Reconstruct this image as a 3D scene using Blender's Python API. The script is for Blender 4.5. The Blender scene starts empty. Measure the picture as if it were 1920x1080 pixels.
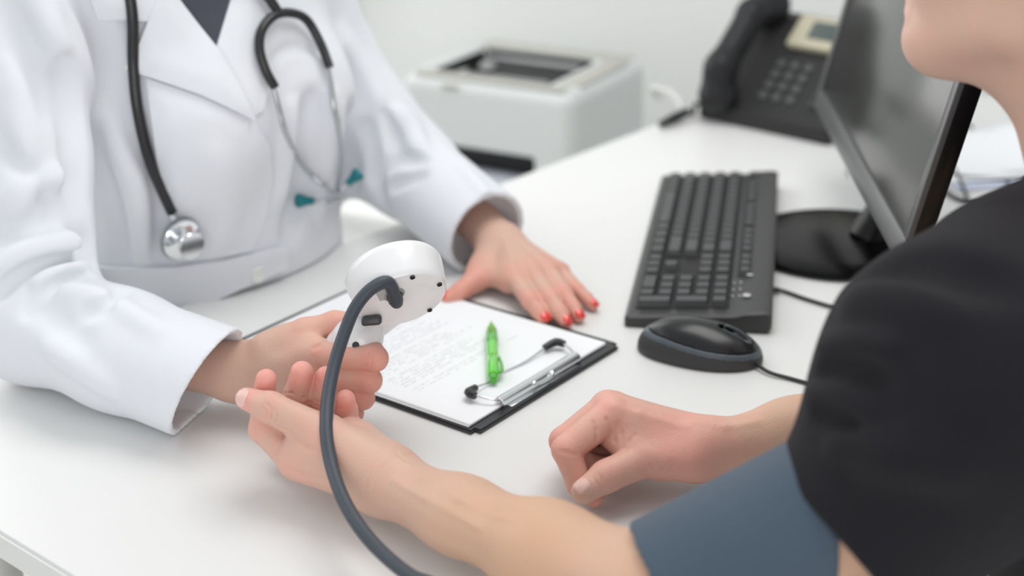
import bpy, bmesh, math, random
import numpy as np
from mathutils import Vector, Matrix
from mathutils.bvhtree import BVHTree
random.seed(7)
C = bpy.context.scene.collection
V = lambda *a: np.array(a, dtype=float)

# ------------------------------------------------------------------ camera, world, light, exposure
H, PIT, ROL, F = 0.6207, 0.3951, -0.025, 2800.0
cp, sp, cr, sr = math.cos(PIT), math.sin(PIT), math.cos(ROL), math.sin(ROL)
FW = V(0, cp, -sp); R0 = V(1, 0, 0); U0 = V(0, sp, cp)
RT = R0*cr + U0*sr; UP = U0*cr - R0*sr
CAM = V(0, 0, H)
cam = bpy.data.cameras.new('camera'); co = bpy.data.objects.new('camera', cam); C.objects.link(co)
M = Matrix.Identity(4)
for i in range(3):
    M[i][0] = RT[i]; M[i][1] = UP[i]; M[i][2] = -FW[i]; M[i][3] = CAM[i]
co.matrix_world = M
cam.sensor_width = 36; cam.lens = F/1920*36; cam.clip_start = 0.05
cam.dof.use_dof = True; cam.dof.focus_distance = 1.24; cam.dof.aperture_fstop = 2.9
bpy.context.scene.camera = co
sc = bpy.context.scene
sc.view_settings.view_transform = 'Standard'; sc.view_settings.look = 'None'
sc.view_settings.gamma = 1; sc.view_settings.use_curve_mapping = False
sc.view_settings.exposure = 0.0
w = bpy.data.worlds.new('world'); sc.world = w; w.use_nodes = True
w.node_tree.nodes['Background'].inputs[0].default_value = (0.93, 0.97, 1.0, 1)
w.node_tree.nodes['Background'].inputs[1].default_value = 0.66
def area(name, loc, to, sx, sy, power, col=(1, 1, 1)):
    l = bpy.data.lights.new(name, 'AREA'); l.shape = 'RECTANGLE'; l.size = sx; l.size_y = sy
    l.energy = power; l.color = col
    o = bpy.data.objects.new(name, l); C.objects.link(o); o.location = loc
    o.rotation_euler = (Vector(to)-Vector(loc)).to_track_quat('-Z', 'Y').to_euler()
    return o
area('window_light', (-1.9, 2.2, 1.1), (0.0, 1.4, 0.0), 1.6, 1.6, 17, (1.0, 0.99, 0.97))
area('ceiling_light', (0.22, 1.50, 1.4), (0.12, 1.4, 0.0), 1.0, 0.8, 11, (1.0, 0.985, 0.96))
area('front_fill_light', (0.2, -1.3, 0.55), (-.1, 1.5, 0.1), 2.4, 1.2, 25, (1.0, 0.98, 0.97))  # added fill lamp behind the camera, brightens the coat front; no window there

# ------------------------------------------------------------------ helpers: places
def ray(px, py):
    d = FW + (px-960)/F*RT - (py-540)/F*UP
    return d
def Wz(px, py, z=0.0):
    d = ray(px, py); return CAM + d*((z-H)/d[2])
def Wy(px, py, y):
    d = ray(px, py); return CAM + d*(y/d[1])
def nxt(prev, px, py, L, far=True):
    d = ray(px, py); d = d/np.linalg.norm(d); o = CAM-prev
    b = o@d; c = o@o-L*L; disc = b*b-c
    t = -b + (math.sqrt(disc) if disc > 0 else 0)*(1 if far else -1)
    return CAM+d*t
def pix(p):
    d = np.asarray(p)-CAM; z = d@FW
    return (round(960+F*(d@RT)/z), round(540-F*(d@UP)/z))
def unit(v): return np.asarray(v)/np.linalg.norm(v)

# ------------------------------------------------------------------ helpers: materials
MATS = {}
def mat(name, col, rough=0.5, metal=0.0, **k):
    if name in MATS: return MATS[name]
    m = bpy.data.materials.new(name); m.use_nodes = True; nt = m.node_tree
    b = nt.nodes['Principled BSDF']
    b.inputs['Base Color'].default_value = (*col, 1); b.inputs['Roughness'].default_value = rough
    b.inputs['Metallic'].default_value = metal
    if 'coat' in k: b.inputs['Coat Weight'].default_value = k['coat']; b.inputs['Coat Roughness'].default_value = k.get('coat_rough', .05)
    if 'sheen' in k: b.inputs['Sheen Weight'].default_value = k['sheen']; b.inputs['Sheen Roughness'].default_value = .5
    if 'spec' in k: b.inputs['Specular IOR Level'].default_value = k['spec']
    if 'trans' in k: b.inputs['Transmission Weight'].default_value = k['trans']
    if 'sss' in k:
        b.inputs['Subsurface Weight'].default_value = k['sss']; b.inputs['Subsurface Radius'].default_value = k.get('sssr', (1, .35, .2))
        b.inputs['Subsurface Scale'].default_value = k.get('ssss', .006)
    tc = nt.nodes.new('ShaderNodeTexCoord')
    if 'var' in k:       # gentle colour mottling: (scale, second colour, amount)
        s, c2, amt = k['var']
        n = nt.nodes.new('ShaderNodeTexNoise'); n.inputs['Scale'].default_value = s; n.inputs['Detail'].default_value = 4
        nt.links.new(tc.outputs['Object'], n.inputs['Vector'])
        r = nt.nodes.new('ShaderNodeMapRange'); r.inputs[1].default_value = .35; r.inputs[2].default_value = .7
        r.inputs[4].default_value = amt; nt.links.new(n.outputs[0], r.inputs[0])
        mx = nt.nodes.new('ShaderNodeMix'); mx.data_type = 'RGBA'
        mx.inputs[6].default_value = (*col, 1); mx.inputs[7].default_value = (*c2, 1)
        nt.links.new(r.outputs[0], mx.inputs[0]); nt.links.new(mx.outputs[2], b.inputs['Base Color'])
    if 'bump' in k:      # (scale, distance)
        s, dist = k['bump'][:2]
        n = nt.nodes.new('ShaderNodeTexNoise'); n.inputs['Scale'].default_value = s; n.inputs['Detail'].default_value = 3
        nt.links.new(tc.outputs['Object'], n.inputs['Vector'])
        bm = nt.nodes.new('ShaderNodeBump'); bm.inputs['Distance'].default_value = dist; bm.inputs['Strength'].default_value = k.get('bs', .6)
        nt.links.new(n.outputs[0], bm.inputs['Height']); nt.links.new(bm.outputs[0], b.inputs['Normal'])
    MATS[name] = m
    return m
def weave(m, scale, dist, strength=.5):    # woven cloth relief
    nt = m.node_tree; b = nt.nodes['Principled BSDF']; tc = nt.nodes.new('ShaderNodeTexCoord')
    a = nt.nodes.new('ShaderNodeTexWave'); a.bands_direction = 'X'; c = nt.nodes.new('ShaderNodeTexWave'); c.bands_direction = 'Z'
    for q in (a, c): q.inputs['Scale'].default_value = scale; nt.links.new(tc.outputs['Object'], q.inputs['Vector'])
    ad = nt.nodes.new('ShaderNodeMath'); nt.links.new(a.outputs[1], ad.inputs[0]); nt.links.new(c.outputs[1], ad.inputs[1])
    n = nt.nodes.new('ShaderNodeTexNoise'); n.inputs['Scale'].default_value = 25; n.inputs['Detail'].default_value = 3
    nt.links.new(tc.outputs['Object'], n.inputs['Vector'])
    b1 = nt.nodes.new('ShaderNodeBump'); b1.inputs['Distance'].default_value = dist; b1.inputs['Strength'].default_value = strength
    b2 = nt.nodes.new('ShaderNodeBump'); b2.inputs['Distance'].default_value = .002; b2.inputs['Strength'].default_value = .35
    nt.links.new(ad.outputs[0], b1.inputs['Height']); nt.links.new(n.outputs[0], b2.inputs['Height'])
    nt.links.new(b1.outputs[0], b2.inputs['Normal']); nt.links.new(b2.outputs[0], b.inputs['Normal'])
    return m
def skin_mat(name, pale, red, tanc):
    m = mat(name, pale, .48, sss=.25, ssss=.004, spec=.35); nt = m.node_tree; b = nt.nodes['Principled BSDF']
    at = nt.nodes.new('ShaderNodeAttribute'); at.attribute_name = 'flush'
    tc = nt.nodes.new('ShaderNodeTexCoord')
    n = nt.nodes.new('ShaderNodeTexNoise'); n.inputs['Scale'].default_value = 60; n.inputs['Detail'].default_value = 5
    nt.links.new(tc.outputs['Object'], n.inputs['Vector'])
    ma = nt.nodes.new('ShaderNodeMath'); ma.operation = 'MULTIPLY_ADD'; ma.inputs[1].default_value = .5; ma.inputs[2].default_value = -.25
    nt.links.new(n.outputs[0], ma.inputs[0])
    ad = nt.nodes.new('ShaderNodeMath'); ad.use_clamp = True
    nt.links.new(ma.outputs[0], ad.inputs[0]); nt.links.new(at.outputs['Fac'], ad.inputs[1])
    mx = nt.nodes.new('ShaderNodeMix'); mx.data_type = 'RGBA'
    mx.inputs[6].default_value = (*pale, 1); mx.inputs[7].default_value = (*red, 1)
    at2 = nt.nodes.new('ShaderNodeAttribute'); at2.attribute_name = 'tan'
    m0 = nt.nodes.new('ShaderNodeMix'); m0.data_type = 'RGBA'; m0.inputs[6].default_value = (*pale, 1); m0.inputs[7].default_value = (*tanc, 1)
    nt.links.new(at2.outputs['Fac'], m0.inputs[0]); nt.links.new(m0.outputs[2], mx.inputs[6])
    nt.links.new(ad.outputs[0], mx.inputs[0]); nt.links.new(mx.outputs[2], b.inputs['Base Color'])
    n2 = nt.nodes.new('ShaderNodeTexNoise'); n2.inputs['Scale'].default_value = 700; n2.inputs['Detail'].default_value = 2
    n3 = nt.nodes.new('ShaderNodeTexVoronoi'); n3.inputs['Scale'].default_value = 420
    nt.links.new(tc.outputs['Object'], n2.inputs['Vector']); nt.links.new(tc.outputs['Object'], n3.inputs['Vector'])
    a2 = nt.nodes.new('ShaderNodeMath'); nt.links.new(n2.outputs[0], a2.inputs[0]); nt.links.new(n3.outputs[0], a2.inputs[1])
    bp = nt.nodes.new('ShaderNodeBump'); bp.inputs['Distance'].default_value = .0003; bp.inputs['Strength'].default_value = .5
    nt.links.new(a2.outputs[0], bp.inputs['Height']); nt.links.new(bp.outputs[0], b.inputs['Normal'])
    return m

# ------------------------------------------------------------------ helpers: objects
def tag(o, label=None, cat=None, group=None, kind=None):
    if label: o['label'] = label
    if cat: o['category'] = cat
    if group: o['group'] = group
    if kind: o['kind'] = kind
    return o
def thing(name, label, cat, loc=(0, 0, 0), rot=(0, 0, 0), group=None):
    o = bpy.data.objects.new(name, None); C.objects.link(o); o.empty_display_size = .02
    o.location = loc; o.rotation_euler = rot
    return tag(o, label, cat, group)
def link(name, me, m=None, parent=None, local=False):
    if m is not None:
        me.materials.clear(); me.materials.append(m)
    o = bpy.data.objects.new(name, me); C.objects.link(o)
    if parent is not None:
        o.parent = parent
        if not local: o.matrix_parent_inverse = PINV(parent)
    return o
def PINV(p):
    m = Matrix.LocRotScale(p.location, p.rotation_euler, None)
    q = p.parent
    if q is not None: m = (PINV(q).inverted()) @ p.matrix_parent_inverse @ m if False else m
    return m.inverted()
def fin(bm, smooth=True, ang=40):
    bmesh.ops.recalc_face_normals(bm, faces=bm.faces)
    me = bpy.data.meshes.new('m'); bm.to_mesh(me); bm.free()
    if smooth:
        for p in me.polygons: p.use_smooth = True
        me.set_sharp_from_angle(angle=math.radians(ang))
    return me
def box_bm(bm, c, s, rot=None, bev=0.0, seg=2):
    r = bmesh.ops.create_cube(bm, size=1)
    vs = r['verts']
    for v in vs: v.co = Vector((v.co.x*s[0], v.co.y*s[1], v.co.z*s[2]))
    if bev > 0:
        es = list({e for v in vs for e in v.link_edges})
        rr = bmesh.ops.bevel(bm, geom=es, offset=bev, segments=seg, affect='EDGES', profile=.5)
        vs = list({v for f in rr['faces'] for v in f.verts} | {v for v in vs if v.is_valid})
    for v in vs:
        if rot is not None: v.co = rot @ v.co
        v.co += Vector(c)
    return vs
def box(name, c, s, m, parent=None, rot=None, bev=.0015, seg=2, local=True):
    bm = bmesh.new(); box_bm(bm, c, s, rot, bev, seg); return link(name, fin(bm, ang=35), m, parent, local)
def tube_me(pts, r, n=12, caps=True, smooth_sub=0):
    pts = [np.asarray(p, float) for p in pts]
    if smooth_sub: pts = spline(pts, smooth_sub)
    rs = r if hasattr(r, '__len__') else [r]*len(pts)
    if len(rs) != len(pts): rs = np.interp(np.linspace(0, 1, len(pts)), np.linspace(0, 1, len(rs)), rs)
    vs, fs = [], []; prevn = None
    for i, p in enumerate(pts):
        t = unit(pts[min(i+1, len(pts)-1)]-pts[max(i-1, 0)])
        if prevn is None:
            a = V(0, 0, 1) if abs(t[2]) < .9 else V(1, 0, 0)
            nn = unit(np.cross(t, a))
        else: nn = unit(prevn-t*(prevn@t))
        prevn = nn; b = np.cross(t, nn)
        for k in range(n):
            a = 2*math.pi*k/n; vs.append(p+rs[i]*(math.cos(a)*nn+math.sin(a)*b))
    for i in range(len(pts)-1):
        for k in range(n):
            fs.append((i*n+k, i*n+(k+1) % n, (i+1)*n+(k+1) % n, (i+1)*n+k))
    if caps: fs.append(tuple(range(n))[::-1]); fs.append(tuple((len(pts)-1)*n+k for k in range(n)))
    me = bpy.data.meshes.new('tube'); me.from_pydata([tuple(v) for v in vs], [], fs); me.update()
    for p in me.polygons: p.use_smooth = True
    me.set_sharp_from_angle(angle=math.radians(50))
    return me
def spline(P, sub=8):
    P = [np.asarray(p, float) for p in P]; Q = [2*P[0]-P[1]]+P+[2*P[-1]-P[-2]]; out = []
    for i in range(1, len(Q)-2):
        for k in range(sub):
            t = k/sub; a, b, c, d = Q[i-1], Q[i], Q[i+1], Q[i+2]
            out.append(.5*((2*b)+(-a+c)*t+(2*a-5*b+4*c-d)*t*t+(-a+3*b-3*c+d)*t**3))
    out.append(P[-1]); return out
def lathe_me(prof, n=32, org=(0, 0, 0), ax=(0, 0, 1), ang=35):   # prof: (radius, height along the axis)
    ax = unit(ax); a = V(0, 0, 1) if abs(ax[2]) < .9 else V(1, 0, 0)
    u = unit(np.cross(ax, a)); v = np.cross(ax, u); org = np.asarray(org, float)
    vs, fs = [], []
    for r, h in prof:
        for k in range(n):
            t = 2*math.pi*k/n; vs.append(tuple(org+ax*h+max(r, 1e-5)*(math.cos(t)*u+math.sin(t)*v)))
    for i in range(len(prof)-1):
        for k in range(n): fs.append((i*n+k, i*n+(k+1) % n, (i+1)*n+(k+1) % n, (i+1)*n+k))
    fs.append(tuple(range(n))[::-1]); fs.append(tuple((len(prof)-1)*n+k for k in range(n)))
    me = bpy.data.meshes.new('lathe'); me.from_pydata(vs, [], fs); me.update()
    bm = bmesh.new(); bm.from_mesh(me); bmesh.ops.remove_doubles(bm, verts=bm.verts, dist=2e-5)
    bpy.data.meshes.remove(me)
    return fin(bm, ang=ang)

# ------------------------------------------------------------------ helpers: smooth solid modelling on a grid
FLIP = 1
class Grid:
    """a solid described by its distance field; soft unions of tapered limbs, ellipsoids and boxes"""
    def __init__(s, lo, hi, h):
        s.lo = np.asarray(lo, float); s.h = h
        s.n = np.ceil((np.asarray(hi)-s.lo)/h).astype(int)+1
        s.a = np.full(s.n, 1.0, np.float32)
    def block(s, lo, hi):
        i0 = np.clip(np.floor((np.asarray(lo)-s.lo)/s.h).astype(int), 0, s.n); i1 = np.clip(np.ceil((np.asarray(hi)-s.lo)/s.h).astype(int)+1, 0, s.n)
        if (i1 <= i0).any(): return None
        ax = [(s.lo[k]+s.h*np.arange(i0[k], i1[k])).astype(np.float32) for k in range(3)]
        X = ax[0][:, None, None]; Y = ax[1][None, :, None]; Z = ax[2][None, None, :]
        return tuple(slice(i0[k], i1[k]) for k in range(3)), X, Y, Z
    def merge(s, sl, d, k, mode='add'):
        a = s.a[sl]
        if mode == 'add':
            if k <= 0: s.a[sl] = np.minimum(a, d); return
            hh = np.clip(.5+.5*(a-d)/k, 0, 1); s.a[sl] = a*(1-hh)+d*hh-k*hh*(1-hh)
        elif mode == 'sub':
            d = -d
            if k <= 0: s.a[sl] = np.maximum(a, d); return
            hh = np.clip(.5-.5*(a-d)/k, 0, 1); s.a[sl] = a*(1-hh)+d*hh+k*hh*(1-hh)
        elif mode == 'int':
            s.a[sl] = np.maximum(a, d)
    def cone(s, A, B, ra, rb, k=.006, mode='add', flat=None, g=None):
        """tapered limb from A to B; flat=(axis, factor) squashes the section along axis"""
        t = g or s
        A = np.asarray(A, float); B = np.asarray(B, float); R = max(ra, rb)*1.3+k*1.2+3*s.h
        if flat is not None and flat[1] > 1: pass
        bl = t.block(np.minimum(A, B)-R, np.maximum(A, B)+R)
        if bl is None: return s
        sl, X, Y, Z = bl; ba = B-A; L2 = max(float(ba@ba), 1e-12)
        px, py, pz = X-np.float32(A[0]), Y-np.float32(A[1]), Z-np.float32(A[2])
        q = np.clip((px*ba[0]+py*ba[1]+pz*ba[2])/L2, 0, 1)
        dx, dy, dz = px-q*ba[0], py-q*ba[1], pz-q*ba[2]
        rad = ra+q*(rb-ra)
        if flat is None: d = np.sqrt(dx*dx+dy*dy+dz*dz)-rad
        else:
            n, f = flat; n = unit(n); e = dx*n[0]+dy*n[1]+dz*n[2]
            m2 = dx*dx+dy*dy+dz*dz-e*e+(e/f)**2
            d = (np.sqrt(np.maximum(m2, 0))-rad)*(f if f < 1 else 1)
        t.merge(sl, d.astype(np.float32), k, mode); return s
    def chain(s, pts, rs, k=.006, **kw):
        for i in range(len(pts)-1): s.cone(pts[i], pts[i+1], rs[i], rs[i+1], k, **kw)
    def ell(s, c, r, rot=None, k=.006, mode='add'):
        c = np.asarray(c, float); r = np.asarray(r, float); R = r.max()+k*1.2+3*s.h
        bl = s.block(c-R, c+R)
        if bl is None: return
        sl, X, Y, Z = bl; p = [X-c[0], Y-c[1], Z-c[2]]
        m = np.eye(3) if rot is None else np.asarray(rot)      # rows: local axes
        q = [(p[0]*m[i][0]+p[1]*m[i][1]+p[2]*m[i][2])/r[i] for i in range(3)]
        l = np.sqrt(q[0]**2+q[1]**2+q[2]**2)
        g2 = np.sqrt((q[0]/r[0])**2+(q[1]/r[1])**2+(q[2]/r[2])**2)
        s.merge(sl, (l*(l-1)/np.maximum(g2, 1e-6)).astype(np.float32), k, mode)
    def box(s, c, half, rot=None, rd=.002, k=0, mode='add'):
        c = np.asarray(c, float); half = np.asarray(half, float)-rd; R = np.linalg.norm(half)+rd+k+3*s.h
        bl = s.block(c-R, c+R)
        if bl is None: return
        sl, X, Y, Z = bl; p = [X-c[0], Y-c[1], Z-c[2]]; m = np.eye(3) if rot is None else np.asarray(rot)
        q = [np.abs(p[0]*m[i][0]+p[1]*m[i][1]+p[2]*m[i][2])-half[i] for i in range(3)]
        o = np.sqrt(sum(np.maximum(v, 0)**2 for v in q)); i_ = np.minimum(np.maximum(np.maximum(q[0], q[1]), q[2]), 0)
        s.merge(sl, (o+i_-rd).astype(np.float32), k, mode)
    def plane(s, p, n, k=0, lo=None, hi=None):
        """keep only what lies behind the plane (n points to the part removed)"""
        n = unit(n); bl = s.block(s.lo if lo is None else lo, s.lo+s.n*s.h if hi is None else hi); sl, X, Y, Z = bl
        d = (X-p[0])*n[0]+(Y-p[1])*n[1]+(Z-p[2])*n[2]
        s.merge(sl, d.astype(np.float32), 0, 'int')
    def line(s, A, B, amt, wid):
        """crease (amt > 0) or ridge (amt < 0) with a soft profile along the segment A-B"""
        A = np.asarray(A, float); B = np.asarray(B, float); R = wid*2.6
        bl = s.block(np.minimum(A, B)-R, np.maximum(A, B)+R)
        if bl is None: return
        sl, X, Y, Z = bl; ba = B-A; L2 = max(float(ba@ba), 1e-12)
        px, py, pz = X-A[0], Y-A[1], Z-A[2]; q = np.clip((px*ba[0]+py*ba[1]+pz*ba[2])/L2, 0, 1)
        d2 = (px-q*ba[0])**2+(py-q*ba[1])**2+(pz-q*ba[2])**2
        s.a[sl] += (amt*np.exp(-d2/(wid*wid))*(d2 < R*R)).astype(np.float32)
    def lines(s, pts, amt, wid):
        for i in range(len(pts)-1): s.line(pts[i], pts[i+1], amt, wid)
    def ring(s, J, ax, R, amt, wid, side=None):
        """wrinkle around a finger at J, across the direction ax"""
        bl = s.block(np.asarray(J)-R*1.6, np.asarray(J)+R*1.6)
        if bl is None: return
        sl, X, Y, Z = bl; ax = unit(ax); px, py, pz = X-J[0], Y-J[1], Z-J[2]
        h = px*ax[0]+py*ax[1]+pz*ax[2]; r2 = px*px+py*py+pz*pz
        g = np.exp(-(h/wid)**2)*np.exp(-(r2/(1.35*R)**2)**3)
        if side is not None:
            side = unit(side); e = (px*side[0]+py*side[1]+pz*side[2])/R
            g = g*np.clip(e*1.6+.2, 0, 1)
        s.a[sl] += (amt*g).astype(np.float32)
    def sub_grid(s, g, k):       # soft union with another grid on the same lattice
        s.merge((slice(None),)*3, g.a, k, 'add')
    def at(s, px, py):
        """first point of the solid along a sight line"""
        d = unit(ray(px, py)); c = s.lo+s.n*s.h*.5; t0 = float((c-CAM)@d)-np.linalg.norm(s.n*s.h)*.5
        ts = t0+np.arange(0, np.linalg.norm(s.n*s.h), s.h*.5); P_ = CAM+ts[:, None]*d
        ix = np.round((P_-s.lo)/s.h).astype(int); ok = ((ix >= 0) & (ix < s.n)).all(1)
        v = np.ones(len(ts)); q = ix[ok]; v[ok] = s.a[q[:, 0], q[:, 1], q[:, 2]]
        k = np.argmax(v < 0); return P_[k] if v[k] < 0 else None
    def crease(s, pts, amt, wid):
        q = [s.at(*p) for p in pts]; q = [p for p in q if p is not None]
        if len(q) > 1: s.lines(q, amt, wid)
    def like(s):
        g = Grid.__new__(Grid); g.lo, g.h, g.n = s.lo, s.h, s.n; g.a = np.full(s.n, 1.0, np.float32); return g
    def mesh(s, flush=None):
        import openvdb
        s.a[[0, -1]] = 1; s.a[:, [0, -1]] = 1; s.a[:, :, [0, -1]] = 1
        # scale to voxels: outside background 3
        g = openvdb.FloatGrid(3.0); g.copyFromArray(np.clip(s.a/s.h, -3, 3))
        p, q = g.convertToQuads()
        p = p*s.h+s.lo
        me = bpy.data.meshes.new('solid')
        me.vertices.add(len(p)); me.vertices.foreach_set('co', p.astype(np.float32).ravel())
        q = q[:, ::FLIP]
        me.loops.add(len(q)*4); me.loops.foreach_set('vertex_index', q.astype(np.int32).ravel())
        me.polygons.add(len(q)); me.polygons.foreach_set('loop_start', np.arange(0, len(q)*4, 4, dtype=np.int32))
        me.polygons.foreach_set('use_smooth', np.ones(len(q), bool))
        me.update(calc_edges=True); me.validate()
        if flush is not None: paint(me, flush)
        return me
def paint(me, flush):
    """natural redness of the skin (knuckles, fingertips) as a point attribute"""
    n = len(me.vertices); co_ = np.empty(n*3, np.float32); me.vertices.foreach_get('co', co_); co_ = co_.reshape(-1, 3)
    val = np.zeros(n, np.float32)
    tan = np.zeros(n, np.float32)
    for c, r, a in flush:
        e = np.exp(-((co_-np.asarray(c, np.float32))**2).sum(1)/(r*r))
        if a > 0: val = np.maximum(val, a*e)
        else: tan = np.maximum(tan, np.minimum(1, -a*e))
    at = me.attributes.new('flush', 'FLOAT', 'POINT'); at.data.foreach_set('value', val)
    at = me.attributes.new('tan', 'FLOAT', 'POINT'); at.data.foreach_set('value', tan)
def smooth_me(me, it=2):
    bm = bmesh.new(); bm.from_mesh(me)
    for _ in range(it): bmesh.ops.smooth_vert(bm, verts=bm.verts, factor=.5, use_axis_x=True, use_axis_y=True, use_axis_z=True)
    bm.to_mesh(me); bm.free(); return me
def join_me(ms):
    bm = bmesh.new()
    for m in ms: bm.from_mesh(m)
    me = bpy.data.meshes.new('body'); bm.to_mesh(me); bm.free()
    for p in me.polygons: p.use_smooth = True
    return me
def stitch(me, p, near):
    """make two overlapping shells of one body a single continuous mesh, joined at p, out of sight inside the clothes"""
    bm = bmesh.new(); bm.from_mesh(me); bm.faces.ensure_lookup_table(); comp = {}
    for f in bm.faces:
        if f.index in comp: continue
        k = len(comp); st_ = [f]; comp[f.index] = k
        while st_:
            g_ = st_.pop()
            for e in g_.edges:
                for h_ in e.link_faces:
                    if h_.index not in comp: comp[h_.index] = k; st_.append(h_)
    best = {}
    for f in bm.faces:
        k = comp[f.index]; d = (f.calc_center_median()-Vector(p)).length
        if len(f.verts) == 4 and (k not in best or d < best[k][0]): best[k] = (d, f)
    two = sorted(best.values(), key=lambda q: q[0])[:2]
    if len(two) == 2 and two[1][0] < near:
        fa, fb = two[0][1], two[1][1]; ea, eb = list(fa.edges), list(fb.edges)
        bmesh.ops.delete(bm, geom=[fa, fb], context='FACES_ONLY'); bmesh.ops.bridge_loops(bm, edges=ea+eb)
    bm.to_mesh(me); bm.free()
    for q in me.polygons: q.use_smooth = True
def bvh(me):
    return BVHTree.FromPolygons([v.co for v in me.vertices], [tuple(p.vertices) for p in me.polygons])
def hit(tree, px, py):
    d = Vector(ray(px, py)).normalized(); r = tree.ray_cast(Vector(CAM), d)
    if r[0] is None: return None, None
    n = np.array(r[1]); return np.array(r[0]), (-n if n@np.array(d) > 0 else n)
def nail(name, tree, dip, tip, n, rw, ln, m, parent, back=.35, fwd=.85, lift=.0004):
    """curved fingernail lying on the finger, dorsal direction n"""
    ax = unit(np.asarray(tip)-dip); n = unit(np.asarray(n)-ax*(np.asarray(n)@ax)); s = np.cross(ax, n)
    nu, nv = 9, 9; vs = []; ok = True
    for i in range(nu):
        for j in range(nv):
            u = i/(nu-1)*2-1; v = j/(nv-1)*2-1
            # rounded outline
            wv = v*rw*math.sqrt(max(0.15, 1-.35*max(0, abs(u)-.3)**2*4)); 
            o = np.asarray(tip)+ax*((u*.5+.5)*(fwd+back)-back)*ln+s*wv
            st = o+n*.03; h_ = tree.ray_cast(Vector(st), Vector(-n))
            if h_[0] is None or (h_[0]-Vector(st)).length > .034: p = o+n*.004
            else: p = np.array(h_[0])
            vs.append(p+n*lift)
    # iron the patch
    A = np.array(vs).reshape(nu, nv, 3)
    top = []
    for p in A.reshape(-1, 3): top.append(p)
    bot = [p-n*.0009 for p in top]; fs = []
    idx = lambda i, j: i*nv+j; N = nu*nv
    for i in range(nu-1):
        for j in range(nv-1):
            fs.append((idx(i, j), idx(i+1, j), idx(i+1, j+1), idx(i, j+1))); fs.append((N+idx(i, j), N+idx(i, j+1), N+idx(i+1, j+1), N+idx(i+1, j)))
    for i in range(nu-1):
        for j in (0, nv-1): fs.append((idx(i, j), idx(i+1, j), N+idx(i+1, j), N+idx(i, j)))
    for j in range(nv-1):
        for i in (0, nu-1): fs.append((idx(i, j), idx(i, j+1), N+idx(i, j+1), N+idx(i, j)))
    me = bpy.data.meshes.new('nail'); me.from_pydata([tuple(p) for p in top+bot], [], fs)
    bm = bmesh.new(); bm.from_mesh(me); return link(name, fin(bm, ang=60), m, parent)

# ------------------------------------------------------------------ setting
def cloth_like(*a): pass
M_desk = mat('desk_laminate', (0.75, 0.75, 0.738), .38, spec=.4, var=(3, (.78, .78, .77), .4))
M_wall = mat('wall_paint', (0.93, 0.94, 0.915), .9, var=(2, (.90, .91, .89), .5), bump=(60, .0006))
M_floor = mat('floor_vinyl', (0.62, 0.61, 0.56), .5, var=(8, (.56, .55, .5), .6))
u_, v_ = V(.66, .75, 0)/np.linalg.norm([.66, .75]), V(.75, -.66, 0)/np.linalg.norm([.66, .75])
def slab_me(poly, z0, z1, bev=.003):
    bm = bmesh.new(); vs = [bm.verts.new((p[0], p[1], z0)) for p in poly]; f = bm.faces.new(vs)
    r = bmesh.ops.extrude_face_region(bm, geom=[f]); 
    for v in [g for g in r['geom'] if isinstance(g, bmesh.types.BMVert)]: v.co.z = z1
    if bev: bmesh.ops.bevel(bm, geom=list(bm.edges), offset=bev, segments=2, affect='EDGES')
    return fin(bm, ang=30)
desk = thing('desk', 'white laminate office desk that everything in front stands on', 'desk', (-.1, 1.2, -.74))
DC1 = V(-.6025, 1.185, 0); DC2 = V(.262, 2.148, 0)
desk_poly = [DC1, DC1+v_*.80, (.30+.42, .83+.45, 0), (1.55, 1.25, 0), (1.55, 2.30, 0), DC2]
desk_poly[2] = DC1+v_*.80+u_*.75
link('desk_top', slab_me(desk_poly, -.028, 0), M_desk, desk)
M_dmetal = mat('desk_leg_metal', (.6, .6, .6), .4, .6)
for q in (DC1+v_*.08+u_*.08, DC1+v_*.72+u_*.08, V(1.45, 1.35, 0), V(1.45, 2.2, 0), DC2+V(.08, -.08, 0)):
    link('leg', tube_me([(q[0], q[1], -.74), (q[0], q[1], -.029)], .024, 16), M_dmetal, desk)

# ------------------------------------------------------------------ people: skin
M_skin_man = skin_mat('skin_patient', (.635, .415, .325), (.82, .34, .295), (.615, .385, .255))
M_skin_doc = skin_mat('skin_doctor', (.66, .43, .34), (.76, .30, .235), (.70, .44, .32))
M_nail_man = mat('nail_patient', (.80, .50, .44), .3, sss=.1)
M_nail_red = mat('nail_polish_red', (.80, .06, .05), .15, coat=1)
M_nail_doc = mat('nail_doctor', (.84, .55, .48), .25, coat=.4)
def L(a, b): return float(np.linalg.norm(np.asarray(a)-b))
def lens(n, p): pass  # ('BONES', n, [round(L(p[i], p[i+1]), 3) for i in range(len(p)-1)])
def finger(g, pts, rs, kk=.004): g.chain(pts, rs, kk)
def wrinkles(g, prev, J, nx, r, side, amt=.0013, n=3, gap=.0026, w_=.0010):
    ax = unit(np.asarray(nx)-prev)
    for i in range(n): g.ring(np.asarray(J)+ax*gap*(i-(n-1)/2), ax, r*1.1, amt*(1 if i == n//2 else .7), w_, side)

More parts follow.
